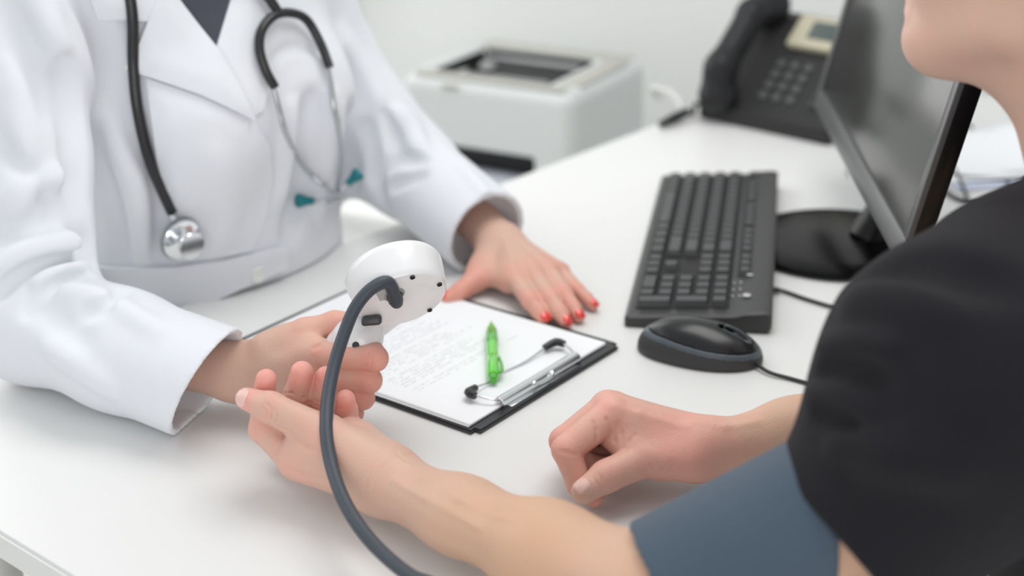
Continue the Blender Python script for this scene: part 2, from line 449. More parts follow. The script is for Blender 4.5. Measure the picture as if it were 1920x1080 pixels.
def open_hand():
    """patient's left hand, palm up and fingers curling up, with its forearm"""
    h = .00095; G = Grid((-.236, .760, -.001), (.200, 1.14, .140), h)
    W0 = Wz(742, 912, .036); E = Wz(1228, 1125, .052)
    ax = unit(E-W0); up = V(0, 0, 1)
    m1 = W0+(E-W0)*.28; m2 = W0+(E-W0)*.62
    G.cone(W0-ax*.012, m1, .0262, .0280, .02, flat=(up, .88)); G.cone(m1, m2, .0280, .0350, .02, flat=(up, .90)); G.cone(m2, E, .0350, .040, .02, flat=(up, .95)); G.cone(E, E+unit(Wy(1800, 840, .85)-E)*.065, .040, .042, .02)
    I = [nxt(W0, 556, 864, .090)]; I += [nxt(I[0], 493, 805, .046)]; I += [nxt(I[1], 494, 746, .026, False)]; I += [nxt(I[2], 499, 711, .018, False)]
    Mi = [nxt(W0, 585, 838, .093)]; Mi += [nxt(Mi[0], 546, 790, .050)]; Mi += [nxt(Mi[1], 556, 742, .029, False)]; Mi += [nxt(Mi[2], 566, 698, .022, False)]
    R = [nxt(W0, 622, 820, .088)]; R += [nxt(R[0], 597, 785, .046)]; R += [nxt(R[1], 603, 745, .028, False)]; R += [nxt(R[2], 611, 706, .02, False)]
    P = [nxt(W0, 662, 812, .080)]; P += [nxt(P[0], 652, 795, .034)]; P += [nxt(P[1], 650, 770, .02, False)]; P += [nxt(P[2], 648, 748, .014, False)]
    T = [Wz(708, 886, .046), Wz(612, 816, .064), Wz(507, 764, .082), Wz(463, 748, .084)]
    for n, p in (('A index', I), ('A mid', Mi), ('A ring', R), ('A pinky', P), ('A thumb', T)): lens(n, p)
    c0 = W0-ax*.004; s = unit(np.cross(unit(Mi[0]-W0), up))       # towards the little finger or the thumb
    palm = G.like()
    for p, r in ((I, .0150), (Mi, .0150), (R, .0140), (P, .0125)):
        palm.cone(c0+(p[0]-c0)*.10, p[0], .019, r, .012)
    palm.cone(c0+(P[0]-c0)*.25+up*.004, c0+(P[0]-c0)*.8+up*.002, .018, .014, .012)
    palm.cone(T[0], T[1], .0205, .0160, .014)                    # ball of the thumb
    palm.cone((T[0]+I[0])/2*.5+T[0]*.5, I[0]+(T[1]-I[0])*.25, .017, .013, .016)
    palm.cone(T[0]+(T[1]-T[0])*.55, I[0]*.6+T[1]*.4, .013, .012, .018)   # web
    G.sub_grid(palm, .018)
    th = G.like(); th.cone(T[1], T[2], .0150, .0122, .006); th.cone(T[2], T[3], .0120, .0092, .005); G.sub_grid(th, .008)
    for p, r in ((I, (.0135, .0112, .0098, .0084)), (Mi, (.0135, .0118, .0108, .0094)), (R, (.013, .0112, .0102, .0086)), (P, (.0115, .0098, .0088, .0078))):
        f = G.like(); finger(f, p, r); G.sub_grid(f, .0035)
    pal = unit(V(.35, -.8, .45))
    for p, r in ((I, .0105), (Mi, .0112), (R, .0106), (P, .009)):
        wrinkles(G, p[1], p[2], p[3], r, pal, .0009, 1, w_=.0009); wrinkles(G, p[0], p[1], p[2], r, pal, .0008, 2)
    dors = unit(V(-.35, -.75, .55))
    wrinkles(G, T[1], T[2]+(T[1]-T[2])*.05, T[3], .0135, dors, .0008, 4, .0028, .0008)
    # wrist creases and tendons
    for k in (0, .007): G.ring(W0+ax*k, ax, .03, .0006, .0012, up)
    G.line(W0+up*.028+ax*.01, W0+up*.03+ax*.08, -.0008, .004)
    G.line(T[0]+up*.018, T[1]*.7+T[0]*.3+V(0, .012, .016), .0012, .003)
    for pts, a_, w2 in (([(492, 764), (499, 772), (497, 784)], .0012, .0011), ([(500, 757), (509, 767), (507, 782)], .0014, .0011), ([(515, 766), (518, 778), (513, 790)], .0010, .0010), ([(531, 738), (548, 736), (570, 745)], .0014, .0010), ([(590, 752), (604, 754), (618, 753)], .0012, .0010), ([(600, 846), (575, 836), (545, 812), (520, 800)], .0012, .0020),
        ([(745, 850), (760, 862), (775, 868)], .0010, .0015), ([(520, 866), (560, 888), (620, 905)], .0010, .0030)): G.crease(pts, a_, w2)
    for pts in ([(790, 900), (860, 935), (960, 975)], [(740, 900), (800, 935), (900, 990)]): G.crease(pts, -.0009, .0035)
    # table contact
    G.plane((0, 0, .0012), (0, 0, -1))
    fl = [(m2, .10, -1.2), (E, .08, -1)]+[(p[3], .016, 1.0) for p in (I, Mi, R, P, T)]+[(p[2], .014, .55) for p in (I, Mi, R, P, T)]+[(p[1], .02, .45) for p in (I, Mi, R, P)]+[(T[1], .03, .3), (I[0], .03, .35), (W0, .03, .1)]
    me = G.mesh(fl)
    return me, dict(W=W0, E=E, T=T, I=I, M=Mi, R=R, P=P)

def fist():
    """patient's right hand resting as a loose fist, thumb towards the camera"""
    h = .00095; G = Grid((-.0, .99, -.001), (.345, 1.13, .104), h)
    W0 = Wz(1345, 842, .037); E = Wz(1660, 790, .05)
    ax = unit(E-W0); up = V(0, 0, 1)
    m = W0+(E-W0)*.45
    G.cone(W0-ax*.01, m, .0235, .0285, .02, flat=(unit(V(0, 1, .2)), .9)); G.cone(m, E, .0285, .037, .02)
    I = [Wz(1148, 776, .0665), Wz(1062, 843, .047)]; I += [Wz(1086, 908, .021)]; I += [Wz(1114, 932, .0125)]
    bk = V(0, .0205, -.004)
    Mi = [I[0]+V(-.002, .021, -.005), I[1]+V(-.001, .0215, -.004)]; Mi += [Mi[1]+V(.018, -.004, -.021)]; Mi += [Mi[2]+V(.021, .002, -.003)]
    R = [Mi[0]+V(.006, .020, -.010), Mi[1]+V(.004, .0195, -.008)]; R += [R[1]+V(.018, -.004, -.016)]; R += [R[2]+V(.02, .0, .000)]
    P = [R[0]+V(.010, .017, -.013), R[1]+V(.010, .017, -.008)]; P += [P[1]+V(.014, -.005, -.010)]; P += [P[2]+V(.016, -.003, .0)]
    T = [Wz(1288, 862, .036), Wz(1208, 860, .0385), Wz(1137, 893, .0325), Wz(1095, 921, .0265)]
    for n, p in (('B index', I), ('B mid', Mi), ('B ring', R), ('B pinky', P), ('B thumb', T)): lens(n, p)
    c0 = W0-ax*.004
    palm = G.like()
    for p, r in ((I, .0135), (Mi, .0145), (R, .0135), (P, .012)):
        palm.cone(c0+(p[0]-c0)*.12, p[0], .0175, r, .012)
    palm.cone(T[0], T[1], .0175, .0155, .014)
    palm.cone(c0+V(-.01, .01, -.01), T[0]+V(-.02, .015, -.006), .016, .016, .014)
    palm.cone(T[0]+(T[1]-T[0])*.5+V(0, .01, 0), I[0]+(T[1]-I[0])*.40+V(.01, .006, -.004), .013, .0125, .012)
    palm.cone(I[0]+V(-.010, .004, -.014), T[1]+V(-.012, .008, .004), .0095, .0115, .012)
    palm.cone(Mi[0]+V(.0, .004, -.022), c0+(R[0]-c0)*.6+V(0, 0, -.010), .014, .015, .012)
    G.sub_grid(palm, .014)
    for p, r in ((I, (.0140, .0116, .0098, .0082)), (Mi, (.0135, .0118, .010, .0085)), (R, (.013, .011, .0095, .008)), (P, (.0115, .0098, .0085, .0075))):
        f = G.like(); finger(f, p, r, .003); G.sub_grid(f, .0022)
    th = G.like(); th.cone(T[1], T[2], .0150, .0124, .006); th.cone(T[2], T[3], .0124, .0100, .005)
    G.merge((slice(None),)*3, th.a, .0018)
    dors = unit(V(-.2, -.7, .6))
    wrinkles(G, T[1], T[2], T[3], .0135, dors, .0005, 3, .0026, .0008)
    # folds between thumb web and index finger
    for pts, a_, w2 in (([(1112, 792), (1118, 806), (1119, 824)], .0014, .0016), ([(1138, 786), (1147, 800), (1152, 826)], .0017, .0018), ([(1161, 792), (1165, 812), (1168, 838)], .0008, .0016), ([(1173, 845), (1180, 828), (1190, 816)], .0008, .0018), ([(1080, 852), (1064, 848), (1052, 846)], .0014, .0016),
        ([(1222, 872), (1232, 888), (1256, 884), (1264, 870)], .0008, .0014), ([(1228, 866), (1244, 878), (1262, 862)], .0005, .0012), ([(1120, 888), (1128, 898), (1132, 908)], .0006, .0010), ([(1112, 896), (1119, 905), (1123, 914)], .0006, .0010), ([(1225, 908), (1240, 912), (1256, 906)], .0008, .0012)): G.crease(pts, a_, w2)
    for pts in ([(1150, 760), (1200, 775), (1290, 800)], [(1300, 790), (1360, 800), (1420, 790)]): G.crease(pts, -.0007, .004)
    G.plane((0, 0, .0012), (0, 0, -1))
    fl = [(E, .12, -1), (Wz(1270, 835, .05), .05, .62)]+[(p[3], .016, .8) for p in (I, Mi, R, P)]+[(p[2], .018, .6) for p in (I, Mi, R, P)]+[(p[1], .022, .7) for p in (I, Mi, R, P)]+[(I[0], .028, .65), (T[3], .012, .3), (T[2], .02, .55), (T[1], .03, .55), (Wz(1230, 800, .06), .03, .5), ((I[0]+I[1])/2, .02, .5)]
    me = G.mesh(fl)
    return me, dict(W=W0, E=E, T=T, I=I)

def grip_hand():
    """doctor's right hand closed round the gauge handle, back of the hand to the camera"""
    h = .00095; G = Grid((-.325, 1.115, .0), (-.085, 1.275, .125), h)
    up = V(0, 0, 1)
    W0 = Wz(437, 697, .040); Y0 = 1.165
    E = Wz(250, 660, .05)
    ax = unit(E-W0)
    G.cone(W0, E, .0225, .028, .02, flat=(up, 1.0))
    I = [Wy(600, 668, 1.172), Wy(703, 672, 1.152)]; I += [I[1]+V(-.006, .027, -.001)]; I += [I[2]+V(-.020, .006, -.002)]
    Mi = [Wy(596, 705, 1.170), Wy(692, 713, 1.152)]; Mi += [Mi[1]+V(-.006, .027, -.001)]; Mi += [Mi[2]+V(-.020, .006, -.002)]
    R = [Wy(592, 740, 1.172), Wy(680, 746, 1.154)]; R += [R[1]+V(-.006, .025, -.001)]; R += [R[2]+V(-.018, .005, -.001)]
    P = [Wy(588, 768, 1.178), Wy(662, 774, 1.160)]; P += [P[1]+V(-.005, .021, 0)]; P += [P[2]+V(-.015, .003, 0)]
    T = [Wy(510, 655, 1.205), Wy(572, 622, 1.200), Wy(628, 606, 1.203), Wy(668, 604, 1.206)]
    for n, p in (('C index', I), ('C mid', Mi), ('C ring', R), ('C pinky', P), ('C thumb', T)): lens(n, p)
    palm = G.like()
    for p, r in ((I, .0125), (Mi, .0135), (R, .013), (P, .0115)):
        palm.cone(W0+(p[0]-W0)*.06, p[0], .0185, r, .012)
    palm.cone(W0+(T[0]-W0)*.2, T[0], .0165, .015, .012); palm.cone(T[0], T[1], .015, .0120, .012)
    palm.cone(T[0]*.5+T[1]*.5, I[0]*.75+T[1]*.25, .0115, .0105, .012)
    G.sub_grid(palm, .02)
    for p, r in ((I, (.0128, .0112, .0095, .0082)), (Mi, (.0128, .011, .0095, .008)), (R, (.012, .0102, .009, .0078)), (P, (.0105, .009, .008, .007))):
        f = G.like(); finger(f, p, r, .003); G.sub_grid(f, .0022)
    th = G.like(); th.cone(T[1], T[2], .0118, .0105, .006); th.cone(T[2], T[3], .0105, .0085, .005); G.sub_grid(th, .005)
    for p, r in ((I, .0115), (Mi, .0112), (R, .0105)):
        wrinkles(G, p[0], p[1]+(p[0]-p[1])*.12, p[1]+(p[1]-p[0]), r, unit(V(.0, -1, .4)), .0005, 3, .0022, .0008)
    G.plane((0, 0, .0012), (0, 0, -1))
    for pts, a_, w2 in (([(684, 664), (689, 674), (686, 688)], .0010, .0010), ([(692, 662), (698, 674), (694, 690)], .0012, .0010), ([(701, 664), (706, 676), (702, 688)], .0008, .0010), ([(612, 640), (600, 648), (590, 652)], .0016, .0022), ([(586, 668), (600, 688), (606, 696)], .0008, .0020)): G.crease(pts, a_, w2)
    fl = [(p[1], .02, .85) for p in (I, Mi, R, P)]+[((p[0]+p[1])/2, .02, .7) for p in (I, Mi, R, P)]+[(p[0], .02, .35) for p in (I, Mi, R, P)]+[(p[2], .018, .8) for p in (I, Mi, R, P)]+[(T[2], .016, .7), (T[3], .016, .8), (T[1], .018, .5), (Wz(590, 645, .09), .012, .8)]
    return G.mesh(fl), dict(W=W0, E=E, T=T, I=I, M=Mi, R=R, P=P)

def flat_hand():
    """doctor's left hand laid flat, fingers spread, red nails"""
    h = .00095; G = Grid((-.145, 1.35, .0), (.125, 1.72, .10), h)
    up = V(0, 0, 1)
    W0 = Wz(935, 455, .034); E = Wz(835, 352, .052)
    ax = unit(E-W0)
    G.cone(W0, E, .0245, .031, .02, flat=(up, .85))
    I = [Wz(966, 524, .023), Wz(995, 566, .0185), Wz(1011, 586, .0115), Wz(1019, 599, .0075)]
    Mi = [Wz(1000, 517, .0245), Wz(1033, 563, .0195), Wz(1051, 588, .0125), Wz(1061, 604, .0075)]
    R = [Wz(1028, 511, .023), Wz(1059, 553, .018), Wz(1075, 577, .0115), Wz(1085, 593, .0072)]
    P = [Wz(1050, 510, .019), Wz(1083, 545, .014), Wz(1099, 560, .010), Wz(1112, 572, .007)]
    T = [Wz(912, 492, .024), Wz(889, 527, .016), Wz(862, 548, .0115), Wz(840, 559, .0085)]
    for n, p in (('D index', I), ('D mid', Mi), ('D ring', R), ('D pinky', P), ('D thumb', T)): lens(n, p)
    palm = G.like()
    for p, r in ((I, .0120), (Mi, .0125), (R, .0120), (P, .0105)):
        palm.cone(W0+(p[0]-W0)*.08, p[0], .0175, r, .010)
    palm.cone(W0+(T[0]-W0)*.3, T[0], .015, .0140, .012); palm.cone(T[0], T[1], .0140, .0118, .012)
    palm.cone(T[0]*.55+T[1]*.45, I[0]*.8+T[1]*.2-up*.004, .010, .0085, .016)
    G.sub_grid(palm, .016)
    for p, r in ((I, (.0108, .0093, .0082, .0068)), (Mi, (.011, .0095, .0084, .0070)), (R, (.0105, .009, .0078, .0066)), (P, (.0092, .0078, .007, .006))):
        f = G.like(); finger(f, p, r, .003); G.sub_grid(f, .005)
        wrinkles(G, p[0], p[1], p[2], .009, up, .0005, 3, .0022, .0008)
    for p in (I, Mi, R, P):
        G.line(W0+(p[0]-W0)*.35+up*.018, p[0]+up*.011, -.0012, .0035)         # tendons
    th = G.like(); th.cone(T[1], T[2], .0112, .0098, .006); th.cone(T[2], T[3], .0098, .0075, .005); G.sub_grid(th, .006)
    G.plane((0, 0, .0012), (0, 0, -1))
    fl = [(p[3], .012, .9) for p in (I, Mi, R, P)]+[(p[2], .013, .8) for p in (I, Mi, R, P)]+[(p[1], .016, .75) for p in (I, Mi, R, P)]+[(p[0], .02, .6) for p in (I, Mi, R, P)]+[(T[2], .025, .9), (T[1], .025, .8), (T[3], .02, .9)]
    return G.mesh(fl), dict(W=W0, E=E, T=T, I=I, M=Mi, R=R, P=P)

import time as _t
_t0 = _t.time()
def tick(n):
    pass
meA, A = open_hand(); tick('A'); meB, B = fist(); tick('B'); meC, Cc = grip_hand(); tick('C'); meD, D = flat_hand(); tick('D')

# ------------------------------------------------------------------ draping flat pieces on a solid
from mathutils.geometry import delaunay_2d_cdt
def drape(name, tree, poly, m, parent, off=.001, th=.002, step=9, dome=0.0, local_n=None, sm=3):
    """a piece of cloth cut to poly (directions from the camera spot) and laid on the surface under it"""
    P = [np.array(p, float) for p in poly]; out = []
    for i in range(len(P)):
        a, b = P[i], P[(i+1) % len(P)]; n = max(1, int(np.linalg.norm(b-a)/step))
        for k in range(n): out.append(a+(b-a)*k/n)
    nb = len(out); A = np.array(out); lo, hi = A.min(0), A.max(0)
    def inside(q):
        c = False; j = nb-1
        for i in range(nb):
            if ((A[i][1] > q[1]) != (A[j][1] > q[1])) and q[0] < (A[j][0]-A[i][0])*(q[1]-A[i][1])/(A[j][1]-A[i][1])+A[i][0]: c = not c
            j = i
        return c
    pts = list(out)
    y = lo[1]+step*.5
    while y < hi[1]:
        x = lo[0]+step*.5
        while x < hi[0]:
            q = np.array([x, y])
            if inside(q) and np.sqrt(((A-q)**2).sum(1)).min() > step*.55: pts.append(q)
            x += step
        y += step
    r = delaunay_2d_cdt([Vector(p) for p in pts], [(i, (i+1) % nb) for i in range(nb)], [], 2, 1e-4)
    vv = r[0]; fs = [f for f in r[2] if inside(np.array([sum(vv[i].x for i in f)/len(f), sum(vv[i].y for i in f)/len(f)]))]
    base = []; nor = []
    for p in vv:
        h_, n_ = hit(tree, p.x, p.y)
        base.append(h_); nor.append(n_)
    good = [b is not None for b in base]
    # smooth the normals and depths a little
    nb_ = [set() for _ in vv]
    for f in fs:
        for a in f:
            for b in f:
                if a != b: nb_[a].add(b)
    for i, b in enumerate(base):
        if b is None: base[i] = np.mean([base[j] for j in nb_[i] if base[j] is not None] or [CAM+ray(*vv[i])*1.5], axis=0); nor[i] = V(0, -1, 0)
    D = [np.linalg.norm(b-CAM) for b in base]
    for _ in range(sm):
        nor = [unit(nor[i]+sum((nor[j] for j in nb_[i]), np.zeros(3))) if nb_[i] else nor[i] for i in range(len(vv))]
        D = [min(D[i], .5*D[i]+.5*np.mean([D[j] for j in nb_[i]])) if nb_[i] else D[i] for i in range(len(vv))]
    base = [CAM+unit(base[i]-CAM)*D[i] for i in range(len(vv))]
    edge = set()
    top = [base[i]+nor[i]*(off+th) for i in range(len(vv))]; bot = [base[i]+nor[i]*(off-.002) for i in range(len(vv))]
    if dome:
        for i, p in enumerate(vv):
            dd = np.sqrt(((A-np.array([p.x, p.y]))**2).sum(1)).min(); top[i] = top[i]+nor[i]*dome*min(1, dd/30.)
    n = len(vv); F_ = [tuple(f) for f in fs]+[tuple(n+i for i in reversed(f)) for f in fs]
    cnt = {}
    for f in fs:
        for i in range(len(f)):
            a, b = f[i], f[(i+1) % len(f)]; cnt[(a, b)] = 1
    for (a, b) in list(cnt):
        if (b, a) not in cnt: F_.append((b, a, n+a, n+b))
    me = bpy.data.meshes.new(name); me.from_pydata([tuple(p) for p in top+bot], [], F_)
    bm = bmesh.new(); bm.from_mesh(me); bpy.data.meshes.remove(me)
    return link(name, fin(bm, ang=50), m, parent)
def surf(tree, pts, off):
    out = []
    for p in pts:
        h_, n_ = hit(tree, *p[:2]); o = p[2] if len(p) > 2 else off
        out.append(h_+n_*o if h_ is not None else None)
    for i, o in enumerate(out):
        if o is None:
            k = min((j for j in range(len(out)) if out[j] is not None), key=lambda j: abs(j-i)); dd = np.linalg.norm((out[k]-CAM))/np.linalg.norm(ray(*pts[k][:2]))
            out[i] = CAM+ray(*pts[i][:2])*dd
    return out

# ------------------------------------------------------------------ doctor: white coat
M_coat = weave(mat('coat_cotton', (.80, .82, .865), .85, sheen=.25), 900, .00015)
M_tee = mat('doctor_shirt', (.055, .06, .08), .8, bump=(300, .0003))
SR, SL = V(-.465, 1.43, .33), Wy(540, -88, 1.70)
ER = Wz(66, 596, .062); CR = Wz(402, 722, .046); EL = Wz(765, 318, .07); CL = Wz(940, 462, .036)
def coat_solid(h, detail, tree=None, arms=True):
    G = Grid((-.66, 1.08, -.34), (.06, 1.98, .45), h)
    G.cone(V(-.345, 1.625, -.34), V(-.338, 1.612, .02), .185, .150, .03, flat=(v_, .74))
    G.cone(V(-.338, 1.612, .02), V(-.340, 1.590, .22), .150, .166, .03, flat=(v_, .74))
    G.cone(V(-.340, 1.590, .22), V(-.345, 1.585, .31), .166, .120, .03, flat=(v_, .74))
    G.cone(SR, SL, .062, .062, .05)
    for s in (-1, 1): G.ell(V(-.335, 1.59, .185)+u_*.07*s+v_*.075, (.062, .055, .06), None, .05)
    G.cone(V(-.342, 1.575, .33), V(-.325, 1.55, .45), .075, .058, .03)
    if not arms: return G
    # sleeves
    a = G.like(); m = SR*.5+ER*.5
    a.cone(SR, m+V(-.004, 0, 0), .070, .058, .03); a.cone(m, ER, .058, .060, .02)
    mm = ER*.5+CR*.5
    a.cone(ER, mm, .060, .054, .02, flat=(V(0, 0, 1), .97)); a.cone(mm, CR+(CR-mm)*.25, .054, .0545, .02, flat=(V(0, 0, 1), .98))
    G.sub_grid(a, .012)
    b = G.like(); m2 = Wy(625, 115, 1.725)
    b.cone(SL, m2, .058, .050, .03); b.cone(m2, EL, .050, .056, .02); b.cone(EL, CL+(CL-EL)*.2, .056, .0510, .02, flat=(V(0, 0, 1), .95))
    G.sub_grid(b, .014)
    G.cone(Wy(632, 170, 1.71), Wy(655, 325, 1.69), .036, .026, .03)
    # flatten on the desk: whatever is over the desk stays above it
    bl = G.block(G.lo, G.lo+G.n*G.h); sl, X, Y, Z = bl
    over = (X*v_[0]+Y*v_[1]) + 1.2275             # > 0 over the desk
    G.a = np.maximum(G.a, np.minimum(.0015-Z, over*1.0+.002*0).astype(np.float32))
    if not detail: return G
    # folds of the cloth
    def fl(pts, amt, wid):
        q = [hit(tree, *p) for p in pts]; q = [a_[0] for a_ in q if a_[0] is not None]
        if len(q) > 1: G.lines(spline(q, 5), amt*1.5, wid)
    fl([(118, 120), (132, 210), (142, 300), (146, 400), (168, 478)], .016, .010)
    fl([(60, -30), (110, 90), (170, 190), (240, 330), (270, 470)], -.006, .014)
    fl([(140, -20), (190, 90), (250, 230), (320, 400)], .005, .012)
    fl([(20, 20), (70, 120), (110, 210)], .004, .014)
    fl([(180, 210), (215, 330), (235, 480)], .004, .010)
    fl([(590, 190), (578, 260), (560, 360), (545, 440)], .007, .012)
    fl([(545, 200), (535, 300), (520, 380)], -.004, .010)
    fl([(620, 180), (618, 280), (600, 400)], -.005, .012)
    fl([(660, 210), (655, 300), (640, 390)], .008, .012)
    fl([(690, 240), (700, 320), (730, 400)], .005, .010)
    fl([(640, 60), (690, 150), (740, 230)], -.003, .012)
    fl([(505, 150), (520, 105), (560, 86), (605, 100)], .003, .005)
    fl([(300, 300), (300, 400), (292, 480)], .003, .008)
    fl([(400, 290), (420, 380), (400, 470)], -.003, .014)
    # elbow folds, near arm
    fl([(-5, 552), (30, 515), (70, 495), (120, 482), (170, 474)], .013, .0055)
    fl([(50, 585), (75, 555), (110, 530), (155, 514)], .012, .0050)
    fl([(0, 515), (50, 475), (110, 458), (150, 452)], -.008, .009)
    fl([(70, 530), (110, 508), (160, 495)], -.006, .006)
    fl([(230, 545), (200, 575), (150, 590)], .004, .007)
    fl([(-10, 440), (60, 420), (130, 400)], .005, .010)
    fl([(0, 380), (60, 350), (120, 330)], -.004, .010)
    fl([(60, 570), (110, 600), (160, 640)], .002, .012)
    fl([(120, 540), (200, 560), (300, 620)], -.003, .010)
    fl([(90, 650), (150, 690), (210, 730)], -.003, .010)
    fl([(0, 250), (50, 330), (120, 400)], .004, .012)
    fl([(20, 130), (40, 260), (30, 400)], -.004, .015)
    # far sleeve folds
    fl([(745, 215), (770, 240), (790, 285)], -.006, .010)
    fl([(700, 330), (735, 300), (790, 300)], .006, .008)
    fl([(700, 390), (730, 350), (790, 330)], .006, .007)
    fl([(720, 200), (740, 260), (730, 310)], .004, .008)
    fl([(860, 300), (900, 350), (960, 420)], -.002, .008)
    # hollow cuffs cut square to the sleeves
    axR = unit(Wz(400, 700, .05)-ER); axR = unit(CR-ER)
    pR = Wz(337, 812, 0)
    vw = unit(ray(398, 722)); nR = unit(np.cross(Wz(458, 632, .090)-Wz(337, 812, .0), vw)); nR = nR if nR@axR > 0 else -nR; nR = unit(nR-.22*vw)
    global CUFF_R
    CUFF_R = (pR, nR)
    cu_ = G.like(); cu_.cone(CR-axR*.045, CR+axR*.05, .0465, .0515, .0, flat=(V(0, 0, 1), .98)); bl2 = G.block(G.lo, G.lo+G.n*G.h)
    cu_.a = np.maximum(cu_.a, (.0050-bl2[3]+0*bl2[1]+0*bl2[2]).astype(np.float32)); G.merge(bl2[0], cu_.a, .002, 'sub')
    G.plane(pR, nR, lo=(-.40, 1.08, -.01), hi=(-.17, 1.30, .16))
    axL = unit(CL-EL); pL = Wz(930, 442, .036)
    nL = unit(axL+V(.12, .0, 0))
    G.cone(CL-axL*.045, CL+axL*.05, .0455, .0472, .004, 'sub', flat=(V(0, 0, 1), .95))
    G.plane(pL, nL, lo=(-.13, 1.44, -.01), hi=(.06, 1.72, .14))
    return G
g0 = coat_solid(.006, False); me0 = g0.mesh(); t0 = bvh(me0); tick('coat coarse')
G = coat_solid(.0025, True, t0); meCoat = G.mesh(); tick('coat fine'); smooth_me(meCoat, 2); tick('coat smooth')
doctor = thing('person', 'person in a white lab coat seated behind the desk, holding the gauge', 'person', (-.34, 1.61, -.34))
g = Grid((-.60, 1.15, -.25), (.0, 1.90, .48), .004); g.cone(V(-.342, 1.575, .28), V(-.33, 1.56, .47), .06, .052, .02)
g.cone(V(-.345, 1.62, -.18), V(-.338, 1.61, .22), .12, .12, .03, flat=(v_, .7)); g.cone(V(-.338, 1.61, .22), V(-.342, 1.575, .28), .11, .06, .03, flat=(v_, .8)); g.cone(SR, SL, .045, .045, .04)
g.cone(SR, ER, .048, .040, .02); g.cone(ER, Cc['E'], .040, .028, .02); g.cone(SL, Wy(625, 115, 1.725), .042, .036, .02); g.cone(Wy(625, 115, 1.725), EL, .036, .038, .02); g.cone(EL, D['E'], .038, .031, .02)
body = join_me([meC, meD, g.mesh([])]); stitch(body, Cc['E'], .06); stitch(body, D['E'], .06); link('body', body, M_skin_doc, doctor)
link('lab_coat', meCoat, M_coat, doctor)
TC = bvh(meCoat)
TT = bvh(coat_solid(.005, False, None, False).mesh())
coat = bpy.data.objects['lab_coat']
drape('shirt', TC, [(325, -40), (440, -40), (430, 0), (404, 96), (400, 96), (333, 2)], M_tee, doctor, off=.0004, th=.0012)
drape('lapel', TC, [(300, -40), (258, 80), (250, 130), (274, 144), (375, 181), (470, 226), (440, 160), (402, 92), (332, 0), (318, -40)], M_coat, coat, off=.004, th=.0045, dome=.004)
drape('collar', TC, [(150, -40), (184, 32), (275, 39), (300, -40)], M_coat, coat, off=.0025, th=.0035, dome=.002)
drape('lapel', TC, [(436, -40), (430, 0), (403, 92), (440, 160), (468, 222), (492, 205), (500, 165), (486, 110), (490, 60), (520, -40)], M_coat, coat, off=.001, th=.002, dome=.002)
drape('front_panel', TC, [(274, 146), (375, 182), (470, 226), (500, 270), (508, 340), (494, 410), (470, 470), (440, 474), (330, 488), (310, 380), (292, 260)], M_coat, coat, off=.0006, th=.0028, dome=.0025)
belt = drape('belt', TT, [(130, 492), (230, 499), (330, 497), (430, 482), (530, 461), (534, 500), (480, 524), (400, 560), (310, 600), (220, 625), (130, 625)], M_coat, coat, off=.003, th=.004)
M_btn = mat('coat_button', (.82, .82, .80), .25, coat=.5)
h_, n_ = hit(TT, 479, 512)
link('button', lathe_me([(0, -.002), (.008, -.002), (.009, .001), (.008, .003), (.006, .002), (0, .002)], 20, h_+n_*.006, n_), M_btn, coat)
h_, n_ = hit(TC, 246, 122)
link('button', lathe_me([(0, -.002), (.005, -.002), (.006, .001), (.005, .003), (0, .002)], 20, h_+n_*.003, n_), M_btn, coat)
# cuff seam of the near sleeve
# nails
TB = bvh(body)
for n, F4, dn in (('index', D['I'], V(.1, .2, 1)), ('m', D['M'], V(.1, .2, 1)), ('r', D['R'], V(.1, .2, 1)), ('p', D['P'], V(.1, .2, 1)), ('t', D['T'], V(-.3, .4, 1))):
    nail('fingernail', TB, F4[2], F4[3], dn, .0055 if n != 'p' else .0046, .009, M_nail_red, doctor, back=.35, fwd=.75, lift=.0005)['label'] = 'red varnished fingernail'
tick('doctor')

# ------------------------------------------------------------------ stethoscope round the doctor's neck
M_rub = mat('black_rubber', (.012, .012, .014), .42, coat=.15)
M_chr = mat('chrome', (.82, .83, .84), .12, 1.0)
M_stl = mat('steel_tube', (.55, .56, .58), .28, 1.0)
M_teal = mat('teal_rubber', (.0, .17, .20), .4)
st = thing('stethoscope', 'black stethoscope with teal ear tips hanging round the neck over the white coat', 'stethoscope', tuple(hit(TC, 400, 30)[0]))
p = surf(TC, [(228, -45), (236, -10), (243, 40), (252, 120), (268, 200), (290, 285), (312, 345), (328, 388)], .0085)
link('tubing', tube_me(p, .0056, 14, smooth_sub=8), M_rub, st)
yk = surf(TC, [(462, -40), (482, -12), (506, 26)], .012)
link('tubing', tube_me(yk, [.0056, .0056, .0050], 14, smooth_sub=6), M_rub, st)
p = surf(TC, [(501, 168), (485, 135), (475, 95), (479, 60), (500, 35), (528, 29), (560, 43), (588, 82), (606, 132)], .011)
link('spring_yoke', tube_me(p, .0049, 14, smooth_sub=8), M_rub, st)
e1 = surf(TC, [(499, 162), (512, 205), (535, 250), (572, 308), (612, 350), (640, 364), (610, 371), (580, 373)], .0085)
e2 = surf(TC, [(605, 126), (614, 160)], .0085); _y0 = e2[1][1]; _y1 = surf(TC, [(618, 362)], .0085)[0][1]
e2 += [Wy(px_, py_, _y0+(_y1-_y0)*(py_-160)/202-.034*math.sin(math.pi*(py_-160)/202)**.7) for px_, py_ in ((627, 205), (637, 250), (641, 290), (638, 330), (631, 360))]
e2 += [e2[-1]+RT*.006+UP*.003, e2[-1]+RT*.015+UP*.0115]
link('ear_tube', tube_me(e1, .0026, 10, smooth_sub=8), M_stl, st); link('ear_tube', tube_me(e2, .0026, 10, smooth_sub=8), M_stl, st)
